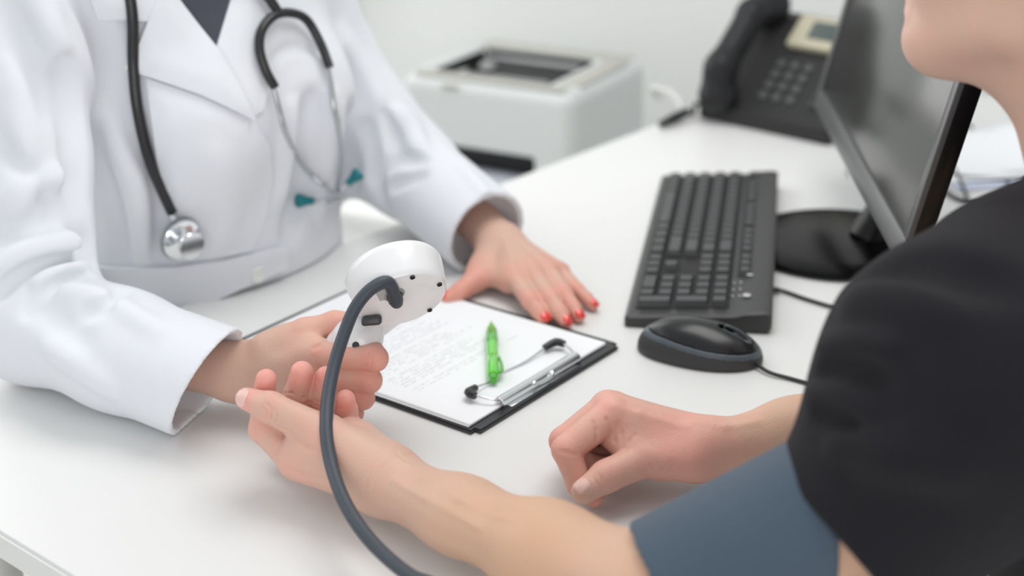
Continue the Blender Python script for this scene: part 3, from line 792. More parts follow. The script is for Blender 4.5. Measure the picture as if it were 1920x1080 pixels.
for e in (e1, e2):
    ax = unit(e[-1]-e[-2]); me = lathe_me([(0, -.004), (.0040, -.004), (.0045, .002), (.0062, .008), (.0078, .011), (.0078, .014), (.006, .0165), (.002, .017), (0, .0165)], 20, e[-1], ax)
    link('ear_tip', me, M_teal, st)
hc, nc = hit(TC, 338, 430)
ax = unit(nc*.55+unit(V(.9, -.35, .0))*.75+V(0, 0, -.1)); oc = hc+nc*.020
link('chest_piece', lathe_me([(0, -.002), (.0205, -.002), (.0225, 0), (.0225, .003), (.021, .0045), (.014, .0055), (.009, .0075), (.0065, .010), (.0065, .013), (.011, .0155), (.0145, .0165), (.0155, .019), (.0145, .0205), (0, .0205)], 40, oc, ax), M_chr, st)
link('rim', lathe_me([(.0205, -.0035), (.023, -.0035), (.0238, -.001), (.0232, .0015), (.0215, .0015), (.0205, -.001), (.0205, -.0035)], 40, oc, ax), mat('rim_grey', (.25, .27, .28), .3), bpy.data.objects['chest_piece'])
link('stem', tube_me([p_ for p_ in (surf(TC, [(327, 386)], .0085)[0], surf(TC, [(331, 397)], .012)[0], oc+ax*.0105+V(-.002, 0, .012), oc+ax*.0115)], [.0036, .0042, .0036, .0036], 12), M_chr, st)

# ------------------------------------------------------------------ patient
M_shirt = weave(mat('patient_tshirt', (.0135, .0125, .0165), .9, sheen=.04, spec=.2), 700, .0003, .6)
S = Wy(1800, 840, .85); E_ = A['E']; aS = unit(S-E_)
NB = V(.445, 1.00, .265)
patient = thing('person', 'person in a black short-sleeved top, both bare forearms resting on the desk', 'person', (.5, .97, -.34))
cheek = unit(V(-.75, .66, 0)); side = unit(np.cross(cheek, V(0, 0, 1)))
CH = Wy(1703, 94, 1.09)
g = Grid((.02, .70, -.02), (.66, 1.25, .64), .003)
hd = CH-cheek*.092+V(0, 0, .125)
rot = np.array([cheek, side, V(0, 0, 1)])
g.ell(hd-cheek*.012+V(0, 0, .02), (.098, .078, .105), rot, .02)
g.ell(hd+cheek*.030+V(0, 0, -.05), (.062, .056, .075), rot, .03)
g.ell(CH-cheek*.022+V(0, 0, .014), (.023, .026, .021), rot, .02)
for s_ in (-1, 1):
    g.cone(CH-cheek*.03+side*s_*.018+V(0, 0, .012), CH-cheek*.088+side*s_*.048+V(0, 0, .038), .017, .017, .02)
    g.ell(hd+cheek*.052+side*s_*.035+V(0, 0, -.02), (.02, .022, .02), rot, .02)
    g.ell(hd-cheek*.005+side*s_*.079+V(0, 0, -.01), (.018, .006, .031), rot, .006)
    g.ell(hd+cheek*.078+side*s_*.032+V(0, 0, .012), (.012, .016, .010), rot, .004, 'sub')
    g.ell(hd+cheek*.072+side*s_*.032+V(0, 0, .011), (.012, .012, .011), rot, .002)
g.cone(hd+cheek*.082+V(0, 0, .012), hd+cheek*.108+V(0, 0, -.026), .008, .012, .01)
g.cone(CH+V(0, 0, .031)-cheek*.004, CH+V(0, 0, .031)-cheek*.012+side*.02, .0075, .005, .006); g.cone(CH+V(0, 0, .031)-cheek*.004, CH+V(0, 0, .031)-cheek*.012-side*.02, .0075, .005, .006)
g.cone(CH+V(0, 0, .042)-cheek*.001, CH+V(0, 0, .040)-cheek*.012+side*.02, .0062, .004, .004); g.cone(CH+V(0, 0, .042)-cheek*.001, CH+V(0, 0, .040)-cheek*.012-side*.02, .0062, .004, .004)
g.cone(CH-cheek*.035+V(0, 0, .010), CH-cheek*.085+V(0, 0, .004), .020, .024, .025)
g.cone(hd-cheek*.018+V(0, 0, -.06), NB+V(.0, .0, -.02), .054, .062, .03)
SB = Wy(1822, 745, .85); S2 = E_+(S-E_)*.70
g.cone(E_+aS*.045, S2, .0395, .047, .02); g.cone(S2, SB, .047, .055, .02)
g.cone(SB, NB+V(.03, .02, -.06), .055, .06, .03); g.cone(NB+V(.03, .02, -.06), V(.55, 1.13, .19), .06, .055, .03); g.cone(NB+V(.03, .0, -.06), V(.50, .97, .05), .075, .08, .04)
g.cone(B['E'], V(.42, 1.12, .06), .037, .045, .02); g.cone(V(.42, 1.12, .06), V(.55, 1.13, .19), .046, .052, .02)
meHead = g.mesh([(E_, .22, -1), (B['E'], .2, -1), (CH+cheek*0+V(0, 0, .03), .03, .35), (CH-cheek*.05+V(0, 0, .04), .04, .3)])
bodyP = join_me([meA, meB, meHead]); stitch(bodyP, E_+aS*.055, .05); stitch(bodyP, B['E'], .05); link('body', bodyP, M_skin_man, patient)
TP = bvh(bodyP)
nail('thumbnail', TP, A['T'][2], A['T'][3], unit(V(-.25, -.80, .55)), .0078, .0105, M_nail_man, patient, back=.55, fwd=.75)
nail('thumbnail', TP, B['T'][2], B['T'][3], unit(V(-.60, -.55, .60)), .0066, .0088, M_nail_man, patient, back=.45, fwd=.85)
# short-sleeved top
def tee(h, tree=None):
    g = Grid((.13, .66, -.34), (.80, 1.36, .36), h)
    SB = Wy(1822, 745, .85); hem = Wy(1596, 1020, .83); hn = -unit(RT*.76+UP*.65)
    g.cone(hem, SB, .0665, .097, .02); g.cone(SB+V(0, .01, .01), Wy(1900, 572, .93), .088, .072, .03)
    g.cone(S+V(.02, .02, .03), NB+V(.01, 0, -.045), .082, .075, .05)
    g.cone(NB+V(.02, .02, -.03), V(.57, 1.17, .20), .07, .08, .05)
    g.cone(V(.47, .98, .16), V(.53, .95, -.34), .15, .17, .06, flat=(v_, .75))
    g.cone(V(.57, 1.17, .20), V(.50, 1.12, .13), .08, .065, .03)
    # rolled hem and neck opening
    g.cone(hem-(SB-hem)*.2, hem+(SB-hem)*.12, .0555, .0555, .003, 'sub')
    g.plane(Wy(1545, 992, .83), hn)
    g.cone(NB+V(.01, .01, -.01), NB+V(-.03, 0, .1), .060, .075, .006, 'sub')
    if tree:
        def fl(pts, amt, wid):
            q = [hit(tree, *p) for p in pts]; q = [a_[0] for a_ in q if a_[0] is not None]
            if len(q) > 1: g.lines(spline(q, 5), amt, wid)
        fl([(1545, 650), (1600, 640), (1680, 650)], -.006, .007); fl([(1535, 690), (1590, 690), (1660, 710)], .005, .007)
        fl([(1520, 735), (1570, 740), (1640, 770)], -.005, .007); fl([(1530, 770), (1570, 780), (1620, 800)], .003, .006)
        fl([(1600, 560), (1680, 560), (1780, 600)], -.004, .012); fl([(1650, 500), (1760, 500), (1880, 540)], .004, .015)
        fl([(1640, 860), (1700, 850), (1800, 880)], -.004, .015); fl([(1560, 840), (1620, 830), (1700, 850)], -.003, .008)
    return g
g1 = tee(.006); t1 = bvh(g1.mesh()); meTee = tee(.003, t1).mesh(); smooth_me(meTee, 2)
link('short_sleeved_top', meTee, M_shirt, patient)
M_hair = mat('hair_brown', (.06, .035, .02), .6, bump=(250, .002))
g = Grid((.26, .86, .36), (.56, 1.2, .66), .004)
g.ell(hd-cheek*.02+V(0, 0, .03), (.102, .086, .108), rot, 0); g.ell(hd+cheek*.095+V(0, 0, -.03), (.075, .12, .10), rot, .01, 'sub'); g.plane(hd+V(0, 0, -.025)-cheek*.0, V(0, 0, -1)+cheek*.5)
link('hair', g.mesh(), M_hair, patient)
tick('patient')
# blood-pressure cuff
M_cuff = weave(mat('cuff_nylon', (.058, .088, .125), .75, sheen=.1, var=(12, (.05, .078, .115), .7)), 800, .0002)
g = Grid((-.02, .68, .0), (.36, 1.06, .3), .0022)
K0, K1 = E_+aS*.004, E_+aS*.122
g.cone(K0, K1+aS*.03, .0525, .0540, .0); g.cone(K0-aS*.03, K1+aS*.05, .0485, .0500, .004, 'sub')
nK0 = -aS; g.plane(K0+aS*.004, unit(-aS+V(-.15, 0, -.1))); g.plane(K1-aS*.006, unit(V(1, .12, .05)))
g.plane((0, 0, .0015), (0, 0, -1))
meK = smooth_me(g.mesh(), 2)
kf = thing('blood_pressure_cuff', 'slate-blue fabric pressure band wrapped round the upper arm of the person in black', 'arm cuff', tuple(K0))
link('band', meK, M_cuff, kf)
tick('cuff')

# ------------------------------------------------------------------ pressure gauge in the doctor's hand, with its hose
M_gw = mat('gauge_white_plastic', (.79, .79, .80), .28, coat=.25)
M_gd = mat('gauge_screw_black', (.02, .02, .022), .5)
M_gt = mat('gauge_trigger', (.05, .05, .052), .45)
M_hose = mat('hose_slate', (.042, .052, .068), .5, bump=(900, .0001))
gn = unit(-FW*.50-UP*.82+RT*.30)                      # where the back of the gauge faces
Cb = Wy(755, 564, 1.160)
gx = unit(np.cross(gn, FW)); gx = gx if gx@RT > 0 else -gx
gy = np.cross(gn, gx); gy = gy if gy@UP < 0 else -gy   # in the disc plane, towards the handle side
gauge = thing('pressure_gauge', 'white palm-style pressure gauge with a dark hose, held in the white-coated closed hand', 'gauge', tuple(Wz(668, 690, .012)))
prof = [(0, .0005), (.020, .0008), (.030, .0), (.0375, -.0006), (.0392, -.0026), (.0400, -.006), (.0425, -.026), (.0425, -.030), (.0405, -.0335), (.037, -.0345), (.036, -.0325), (0, -.0325)]
link('housing', lathe_me(prof[::-1], 64, Cb, gn, 30), M_gw, gauge)
# recessed hose socket on the back
hs = Cb-gx*.004-gy*.016
link('hose_socket', lathe_me([(0, -.004), (.0095, -.004), (.0095, .0012), (.0088, .0022), (.0075, .0022), (.0070, -.001), (0, -.001)], 28, hs, gn), mat('socket_grey', (.33, .33, .34), .5), gauge)
bm = bmesh.new(); rt = Matrix((gx, gy, gn)).transposed()
box_bm(bm, hs+gn*.0004+gy*-.006-gx*.003, (.020, .016, .003), rt, .001); link('socket_plate', fin(bm), mat('socket_plate_grey', (.42, .42, .43), .45), gauge)
def screw(p, n, r=.0022):
    return lathe_me([(0, -.001), (r, -.001), (r, .0006), (r*.8, .0009), (r*.75, -.0002), (0, -.0002)], 18, p, n)
for a in (62, 8, 188, 300):
    t = math.radians(a); p = Cb+.0345*(math.cos(t)*gx-math.sin(t)*gy)
    link('screw', screw(p+gn*.0004, gn), M_gd, gauge)
# teardrop shell from the dial to the handle
Cf = Cb-gn*.020+gy*.004
Q = Wy(700, 634, 1.196)
Q = Q-gn*((Q-Cf)@gn)
R1, R2 = .0395, .013
dd = Q-Cf; dl = np.linalg.norm(dd); e = dd/dl; f_ = np.cross(gn, e); al = math.acos((R1-R2)/dl)
out = []
for k in range(33):
    t = al+(2*math.pi-2*al)*k/32; out.append(Cf+R1*(math.cos(t)*e+math.sin(t)*f_))
for k in range(13):
    t = -al+2*al*k/12; out.append(Q+R2*(math.cos(t)*e+math.sin(t)*f_))
bm = bmesh.new(); vs = [bm.verts.new(tuple(p-gn*.009)) for p in out]; fc = bm.faces.new(vs)
r = bmesh.ops.extrude_face_region(bm, geom=[fc])
for v in [q for q in r['geom'] if isinstance(q, bmesh.types.BMVert)]: v.co += Vector(gn*.018)
bmesh.ops.bevel(bm, geom=[e_ for e_ in bm.edges if len(e_.link_faces) == 2 and e_.calc_face_angle(0) > .8], offset=.002, segments=3, affect='EDGES')
link('rear_shell', fin(bm, ang=35), M_gw, gauge)
for px, py in ((817, 556), (716, 629), (719, 597)):
    d = ray(px, py); t = ((Cf+gn*.0092-CAM)@gn)/(d@gn); link('screw', screw(CAM+d*t, gn, .002), M_gd, gauge)
# handle inside the fist
G = Grid((-.20, 1.10, .008), (-.09, 1.25, .125), .0014)
h0, h1, h2, h3 = Wy(697, 606, 1.187), Wy(672, 636, 1.178), Wy(662, 668, 1.184), V(-.152, 1.190, .026)
G.cone(h0, h1, .0125, .0190, .01); G.cone(h1, h2, .0190, .0175, .01); G.cone(h2, h3, .0165, .0145, .01)
G.cone(h1, Wy(633, 644, 1.184), .014, .0095, .012)
link('handle', G.mesh(), M_gw, gauge)
tb = Wy(697, 601, 1.158); 
bm = bmesh.new(); box_bm(bm, (0, 0, 0), (.017, .012, .0085), None, .0028, 3)
for v in bm.verts: v.co = Vector(tb+v.co.x*unit(RT+UP*.08)+v.co.z*UP-v.co.y*FW)
link('trigger', fin(bm), M_gt, gauge)
hh, hn = hit(bvh(bpy.data.objects['handle'].data), 667, 647)
link('screw', lathe_me([(0, -.001), (.0030, -.001), (.0030, .0006), (.0026, .0010), (0, .0010)], 18, hh, hn), M_gd, gauge)
hose = [hs-gn*.002, hs+gn*.009, Wy(728, 530, 1.135), Wy(697, 541, 1.127), Wy(668, 574, 1.118), Wy(648, 618, 1.106), Wy(628, 680, 1.085), Wy(615, 745, 1.058), Wy(612, 810, 1.028), Wy(621, 870, 1.002), Wy(641, 930, .972), Wy(672, 985, .944), Wy(714, 1034, .918), Wy(770, 1080, .890), Wy(840, 1118, .862), E_+V(-.105, -.030, -.036), E_+V(-.050, -.062, -.030), E_+aS*.012+V(-.006, -.062, -.018), E_+aS*.035+V(-.001, -.048, -.010)]
link('hose', tube_me(hose, .0054, 16, smooth_sub=8), M_hose, gauge)
link('hose_collar', tube_me([hs+gn*.0005, hs+gn*.008], [.0068, .0062], 20), M_gt, gauge)

# ------------------------------------------------------------------ clipboard, sheets, pen
M_vin = mat('black_vinyl', (.022, .023, .026), .42, bump=(500, .0002), spec=.5)
A_, B_ = V(-.0344, 1.1522, 0), V(.1063, 1.3291, 0)
cu = unit(B_-A_); cw = V(-cu[1], cu[0], 0)
cang = math.atan2(cu[1], cu[0])
cbd = thing('clipboard', 'black clipboard holding white printed sheets, lying in the middle of the desk', 'clipboard', tuple(A_), (0, 0, cang))
bm = bmesh.new(); box_bm(bm, (.113, .16, .0022), (.226, .32, .0042), None, 0)
bmesh.ops.bevel(bm, geom=[e for e in bm.edges if abs(e.verts[0].co.z-e.verts[1].co.z) > .003], offset=.006, segments=4, affect='EDGES')
bmesh.ops.bevel(bm, geom=[e for e in bm.edges if abs(e.verts[0].co.z-e.verts[1].co.z) < .0001 and e.calc_face_angle(0) > .8], offset=.0012, segments=2, affect='EDGES')
link('board', fin(bm, ang=30), M_vin, cbd, True)
def paper_mat():
    m = mat('printed_paper', (.86, .87, .89), .8); nt = m.node_tree; b = nt.nodes['Principled BSDF']
    tc = nt.nodes.new('ShaderNodeTexCoord'); sx = nt.nodes.new('ShaderNodeSeparateXYZ'); nt.links.new(tc.outputs['Object'], sx.inputs[0])
    def mth(op, a, b_=None, c=None):
        n = nt.nodes.new('ShaderNodeMath'); n.operation = op
        for i, v in enumerate((a, b_, c)):
            if v is None: continue
            if isinstance(v, (int, float)): n.inputs[i].default_value = v
            else: nt.links.new(v, n.inputs[i])
        return n.outputs[0]
    X, Y = sx.outputs[0], sx.outputs[1]
    row = mth('FLOOR', mth('DIVIDE', Y, .0052)); fr = mth('FRACT', mth('DIVIDE', Y, .0052))
    band = mth('MULTIPLY', mth('GREATER_THAN', fr, .30), mth('LESS_THAN', fr, .68))
    cv = nt.nodes.new('ShaderNodeCombineXYZ'); nt.links.new(mth('MULTIPLY', X, 1), cv.inputs[0]); nt.links.new(row, cv.inputs[1])
    def noise(sc_, det):
        n = nt.nodes.new('ShaderNodeTexNoise'); n.inputs['Scale'].default_value = sc_; n.inputs['Detail'].default_value = det; nt.links.new(cv.outputs[0], n.inputs['Vector']); return n.outputs[0]
    cvx = nt.nodes.new('ShaderNodeCombineXYZ'); nt.links.new(mth('MULTIPLY', X, 130), cvx.inputs[0]); nt.links.new(mth('MULTIPLY', row, 7.3), cvx.inputs[1])
    w1 = nt.nodes.new('ShaderNodeTexNoise'); w1.inputs['Scale'].default_value = 1; nt.links.new(cvx.outputs[0], w1.inputs['Vector'])
    cvc = nt.nodes.new('ShaderNodeCombineXYZ'); nt.links.new(mth('MULTIPLY', X, 700), cvc.inputs[0]); nt.links.new(mth('MULTIPLY', row, 3.1), cvc.inputs[1])
    w2 = nt.nodes.new('ShaderNodeTexNoise'); w2.inputs['Scale'].default_value = 1; nt.links.new(cvc.outputs[0], w2.inputs['Vector'])
    wn = nt.nodes.new('ShaderNodeTexWhiteNoise'); wn.noise_dimensions = '1D'; nt.links.new(row, wn.inputs['W'])
    endx = mth('MULTIPLY_ADD', wn.outputs[0], .05, .125)
    rng = mth('MULTIPLY', mth('GREATER_THAN', X, .022), mth('LESS_THAN', X, endx))
    rngy = mth('MULTIPLY', mth('GREATER_THAN', Y, .080), mth('LESS_THAN', Y, .27))
    gap = mth('LESS_THAN', mth('FRACT', mth('DIVIDE', row, 6)), .8)
    ink = mth('MULTIPLY', mth('MULTIPLY', band, mth('MULTIPLY', rng, rngy)), mth('MULTIPLY', mth('GREATER_THAN', w1.outputs[0], .44), mth('GREATER_THAN', w2.outputs[0], .47)))
    ink = mth('MULTIPLY', ink, gap)
    mx = nt.nodes.new('ShaderNodeMix'); mx.data_type = 'RGBA'; mx.inputs[6].default_value = (.86, .87, .89, 1); mx.inputs[7].default_value = (.62, .63, .65, 1)
    nt.links.new(ink, mx.inputs[0]); nt.links.new(mx.outputs[2], b.inputs['Base Color']); return m
M_print = paper_mat(); M_pap = mat('plain_paper', (.85, .86, .88), .8)
for k in range(4):
    nx_, ny_ = 10, 14; o = (.0035+.0008*k, .0115+.0006*(k % 2)); a = math.radians((.5, -.3, .25, 0)[k])
    vs = []; fs = []
    for lay in (0, 1):
        for j in range(ny_+1):
            for i in range(nx_+1):
                x, y = .21*i/nx_, .297*j/ny_
                z = .0048+k*.0005+lay*.00018+.0012*max(0, (j/ny_-.8)/.2)**2*(k/3)*(i/nx_)
                vs.append((x*math.cos(a)-y*math.sin(a), x*math.sin(a)+y*math.cos(a), z))
    N_ = (nx_+1)*(ny_+1)
    for j in range(ny_):
        for i in range(nx_):
            q = j*(nx_+1)+i; fs.append((N_+q, N_+q+1, N_+q+nx_+2, N_+q+nx_+1)); fs.append((q, q+nx_+1, q+nx_+2, q+1))
    per = [i for i in range(nx_+1)]+[(j)*(nx_+1)+nx_ for j in range(1, ny_+1)]+[ny_*(nx_+1)+i for i in range(nx_-1, -1, -1)]+[j*(nx_+1) for j in range(ny_-1, 0, -1)]
    for i in range(len(per)): fs.append((per[i], per[(i+1) % len(per)], N_+per[(i+1) % len(per)], N_+per[i]))
    me = bpy.data.meshes.new('sheet'); me.from_pydata(vs, [], fs); me.update()
    s_ = thing('paper_sheet', 'printed white sheet on top of the clipboard stack, under the green pen', 'paper', (0, 0, 0)) if False else None
    sh = link('paper_sheet', me, M_print if k == 3 else M_pap, None)
    p0 = A_+cu*o[0]+cw*o[1]; sh.location = tuple(p0); sh.rotation_euler = (0, 0, cang)
    if k == 3: tag(sh, 'printed white sheet on top of the clipboard, with the green pen on it', 'paper')
    else: tag(sh, 'white sheet in the clipboard, hidden but for its edge under the printed one', 'paper', 'sheets under the printed page')
# clip: folded chrome bar, wire bail with two rubber feet
def cl(x, y, z): return (x, y, z)
c0x, c1x = .050, .168
bm = bmesh.new()
secs = [(.0085, .0045), (.0075, .0085), (.0095, .0125), (.0135, .0145), (.0175, .0130), (.0190, .0095), (.0175, .0075), (.0165, .0088), (.0160, .0108), (.0130, .0125), (.0102, .0110), (.0092, .0085), (.0100, .0045)]
rows = []
for x in (c0x, c0x+.002, (c0x+c1x)/2-.012, (c0x+c1x)/2-.010, (c0x+c1x)/2+.010, (c0x+c1x)/2+.012, c1x-.002, c1x):
    rows.append([bm.verts.new((x, y, z)) for y, z in secs])
for a, b in zip(rows, rows[1:]):
    for i in range(len(secs)): j = (i+1) % len(secs); bm.faces.new((a[i], b[i], b[j], a[j]))
bm.faces.new(rows[0][::-1]); bm.faces.new(rows[-1])
clip = link('clip_bar', fin(bm, ang=50), M_chr, cbd, True)
link('base_plate', fin((lambda b: (box_bm(b, ((c0x+c1x)/2, .013, .0046), (.104, .016, .0008), None, .0003), b)[1])(bmesh.new())), M_chr, cbd, True)
link('lever_tab', tube_me([(.095, .0085, .0125), (.100, .0055, .0105), (.118, .0055, .0105), (.123, .0085, .0125)], .0016, 8, smooth_sub=4), M_chr, cbd, True)
lw = [(c0x+.004, .0145, .010), (c0x-.004, .020, .012), (c0x-.008, .036, .014), (c0x-.004, .044, .0145), (c0x+.010, .046, .012), (c0x+.030, .047, .0085), (c0x+.045, .0515, .0075), (c0x+.062, .0500, .0075), (c0x+.085, .047, .0085), (c1x-.004, .046, .012), (c1x+.006, .043, .0145), (c1x+.008, .034, .014), (c1x+.003, .020, .012), (c1x-.004, .0145, .010)]
link('wire_bail', tube_me(lw, .0012, 8, smooth_sub=6), M_chr, cbd, True)
for fx, s_ in ((c0x-.004, 1), (c1x+.004, -1)):
    pts = [(fx-.005*s_, .034, .0135), (fx-.0035*s_, .043, .0138), (fx+.010*s_, .0465, .0118)]
    link('rubber_foot', tube_me(pts, [.0036, .0044, .0036], 8, smooth_sub=3), M_rub, cbd, True)
# pen
M_pg = mat('green_plastic', (.13, .62, .045), .16, coat=.6, sss=.25, ssss=.004, sssr=(.3, 1, .2)); M_pg2 = mat('green_plastic_deep', (.06, .42, .02), .2, coat=.6)
pt, pe = Wz(921, 604, .0125), Wz(925, 710, .0130); pax = unit(pe-pt); pl = L(pe, pt)
pen = thing('pen', 'translucent green ballpoint pen lying on the printed sheet', 'pen', tuple(pt))
link('barrel', lathe_me([(0, 0), (.0010, 0), (.0014, .003), (.0042, .014), (.0055, .022), (.0059, .045), (.0059, .082), (.0059, .084), (.0056, .085), (.0059, .086), (.0059, .122), (.0050, .125), (0, .125)], 28, pt, pax, 30), M_pg, pen)
link('grip', lathe_me([(.0054, .024), (.0062, .026), (.0063, .052), (.0060, .054), (.0054, .052)], 28, pt, pax), M_pg2, pen)
link('push_button', lathe_me([(0, .124), (.0042, .124), (.0042, .131), (.0034, .1335), (0, .134)], 20, pt, pax), M_pg2, pen)
sd = unit(np.cross(pax, V(0, 0, 1)));  sd = sd if sd[0] > 0 else -sd
link('pocket_clip', tube_me([pt+pax*.122+sd*.0045+V(0, 0, .002), pt+pax*.120+sd*.0080+V(0, 0, .003), pt+pax*.105+sd*.0082+V(0, 0, .003), pt+pax*.088+sd*.0062+V(0, 0, .002)], [.0016, .0019, .0016, .0014], 8, smooth_sub=4), M_pg2, pen)
tick('clipboard')

# ------------------------------------------------------------------ keyboard
M_kb = mat('keyboard_case', (.034, .035, .035), .42, bump=(700, .0001)); M_key = mat('key_plastic', (.055, .057, .060), .42, bump=(900, .0001))
M_leg = mat('key_legend', (.55, .55, .55), .6)
kO = Wz(1155, 613, 0); kx = unit(V(.347, 1.849, 0)-V(.250, 1.378, 0)); kl = .455
# origin far-left as the typist sees it: x runs towards the camera, y towards the monitor
kF = kO+kx*kl; kang = math.atan2(-kx[1], -kx[0])+.018
kb = thing('keyboard', 'black full-size keyboard lying between the clipboard and the monitor', 'keyboard', tuple(kF), (0, 0, kang))
W_, D_ = kl, .147
bm = bmesh.new()
prof = [(0, .0015), (0, .0095), (.004, .0125), (.110, .0185), (.120, .0215), (.141, .0235), (D_, .0215), (D_, .006), (.143, .0015)]
xs = (0, .003, W_-.003, W_); rows = []
for i, x in enumerate(xs):
    ins = .0025 if i in (0, 3) else 0
    rows.append([bm.verts.new((x, min(max(y, ins), D_-ins), z-(.002 if ins and z > .009 else 0))) for y, z in prof])
for a, b in zip(rows, rows[1:]):
    for i in range(len(prof)): j = (i+1) % len(prof); bm.faces.new((a[i], b[i], b[j], a[j]))
bm.faces.new(rows[0][::-1]); bm.faces.new(rows[-1])
link('case', fin(bm, ang=25), M_kb, kb, True)
M_gap_shade = mat('key_gap_shade_black', (.006, .006, .006), .6)  # near-black colour stands in for the shade between the keys
def gap_shade(x0_, x1_, y0_, y1_):
    zc = .0118+((y0_+y1_)/2/.110)*.0060; box('key_gap_shade', ((x0_+x1_)/2, (y0_+y1_)/2, zc+.0003), (x1_-x0_, (y1_-y0_), .0024), M_gap_shade, kb, Matrix.Rotation(math.atan(.0060/.110), 3, 'X'), .0003)  # thin plate on the case, no recess: paints the dark gaps under the keys
def key_me(w_, d_, dish=.0008):
    bm = bmesh.new(); b0 = [(-w_/2, -d_/2), (w_/2, -d_/2), (w_/2, d_/2), (-w_/2, d_/2)]
    t0_ = [(-w_/2+.0022, -d_/2+.0016), (w_/2-.0022, -d_/2+.0016), (w_/2-.0022, d_/2-.0022), (-w_/2+.0022, d_/2-.0022)]
    lo_ = [bm.verts.new((*p, 0)) for p in b0]; md = [bm.verts.new((*p, .0078)) for p in t0_]
    for i in range(4): j = (i+1) % 4; bm.faces.new((lo_[i], lo_[j], md[j], md[i]))
    f = bm.faces.new(md); r = bmesh.ops.inset_region(bm, faces=[f], thickness=.0016, depth=-.0004)
    bm.faces.new(lo_[::-1]); bmesh.ops.bevel(bm, geom=[e for e in bm.edges if e.calc_face_angle(0) > .9 and max(v.co.z for v in e.verts) > .005], offset=.0007, segments=1, affect='EDGES')
    return fin(bm, ang=30)
U = .0187; KM = {}
def zt_at(y): return .0118+(y/.110)*.0060
def key(x, y, w_=1, h_=1):
    kk = (w_, h_)
    if kk not in KM: KM[kk] = key_me(w_*U-.0022, h_*U-.0032)
    o = link('key', KM[kk], M_key, kb, True); cy = y+(h_*U)/2
    o.location = (x+w_*U/2, cy, zt_at(cy)); o.rotation_euler = (math.atan(.0060/.110), 0, 0)
x0 = .012; y0 = .010
rowsK = [(0, [1.25, 1.25, 1.25, 6.25, 1.25, 1.25, 1.25, 1.25]), (1, [2.25]+[1]*10+[2.75]), (2, [1.75]+[1]*11+[2.25]), (3, [1.5]+[1]*12+[1.5]), (4, [1]*13+[2])]
for r_, ws in rowsK:
    x = x0
    for q in ws: key(x, y0+r_*U, q); x += q*U
yF = y0+5*U+.006
for a_, b_ in ((x0-.001, x0+15*U+.001), (x0+15.3*U-.001, x0+18.3*U+.001), (x0+18.6*U-.001, x0+22.6*U+.001)): gap_shade(a_, b_, y0-.001, y0+5*U+.0005)
gap_shade(x0-.001, x0+15*U, yF-.001, yF+.82*U); gap_shade(x0+15.3*U-.001, x0+18.3*U, yF-.001, yF+.82*U)
for i in (0, 2, 3, 4, 5, 6.5, 7.5, 8.5, 9.5, 11, 12, 13, 14): key(x0+i*U, yF, 1, .82)
xn = x0+15.3*U
for i in range(3): key(xn+i*U, y0, 1); key(xn+i*U, y0+3*U, 1); key(xn+i*U, y0+4*U, 1); key(xn+i*U, yF, 1, .82)
key(xn+U, y0+U)
xp = xn+3.3*U
key(xp, y0, 2); key(xp+2*U, y0)
for r_ in (1, 2, 3):
    for i in range(3): key(xp+i*U, y0+r_*U)
for i in range(4): key(xp+i*U, y0+4*U)
key(xp+3*U, y0, 1, 2); key(xp+3*U, y0+2*U, 1, 2)
# status lights, printed marks
for i in range(3):
    box('status_light', (xp+(.9+i*.95)*U, yF+.004, .0226), (.004, .0015, .0008), M_leg, kb, bev=.0002)
    box('printed_mark', (xp+(.9+i*.95)*U, yF-.003, .0219), (.0035, .0012, .0006), M_leg, kb, bev=.0001)
link('emblem', lathe_me([(0, 0), (.0042, 0), (.0042, .0006), (0, .0009)], 20, (xp+2.75*U, yF+.011, .0228)), M_leg, kb, True)
box('bright_label', (xn+3.1*U, yF+.0125, .0233), (.003, .006, .0008), mat('label_white', (.8, .8, .8), .3), kb, bev=.0002)
kt = Wz(1446, 541, .006); cbk = [kt, Wz(1470, 546, .003), Wz(1510, 560, .003), Wz(1560, 575, .003), Wz(1620, 590, .003), Wz(1700, 585, .003), V(.52, 1.55, .003), V(.58, 1.85, .003), V(.60, 2.15, .003), V(.62, 2.235, -.01), V(.62, 2.26, -.2)]
link('cable', tube_me(cbk, .0021, 8, smooth_sub=6), M_rub, kb)
link('cable_sleeve', tube_me([kF-kx*.0, kt] if False else [kt-V(.012, 0, 0), kt+V(.008, -.002, -.001)], [.0042, .0028], 10), M_rub, kb)
tick('keyboard')

# ------------------------------------------------------------------ mouse
M_mg = mat('mouse_gloss_black', (.006, .006, .007), .26, spec=.5); M_mb = mat('mouse_base', (.035, .036, .038), .5); M_ms = mat('mouse_band', (.075, .095, .11), .35)
ma, mb_ = Wz(1194, 660, 0), Wz(1422, 694, 0); mx_ = unit(mb_-ma); mc = (ma+mb_)/2+V(.004, .012, 0); mang = math.atan2(mx_[1], mx_[0])
mouse = thing('mouse', 'glossy black wired mouse with a slate side band lying in front of the keyboard', 'mouse', tuple(mc), (0, 0, mang))
def mgrid():
    return Grid((-.072, -.042, 0), (.072, .042, .045), .001)
def mshape(g, grow=0):
    g.ell((-.010, 0, .004), (.052+grow, .0315+grow, .033+grow), None, .01); g.ell((.020, 0, .004), (.042+grow, .030+grow, .024+grow), None, .02)
    return g
g = mshape(mgrid()); g.plane((0, 0, .0015), (0, 0, -1)); 
bl = g.block(g.lo, g.lo+g.n*g.h); sl, X, Y, Z = bl
seam = .0195-.10*(X-.0)*1.0 if False else (.0215-.10*np.maximum(X, -.03))
shell = g.a.copy()
ga = g.like(); ga.a = np.maximum(shell, (Z-(seam-.0055)).astype(np.float32))
link('base', ga.mesh(), M_mb, mouse, True)
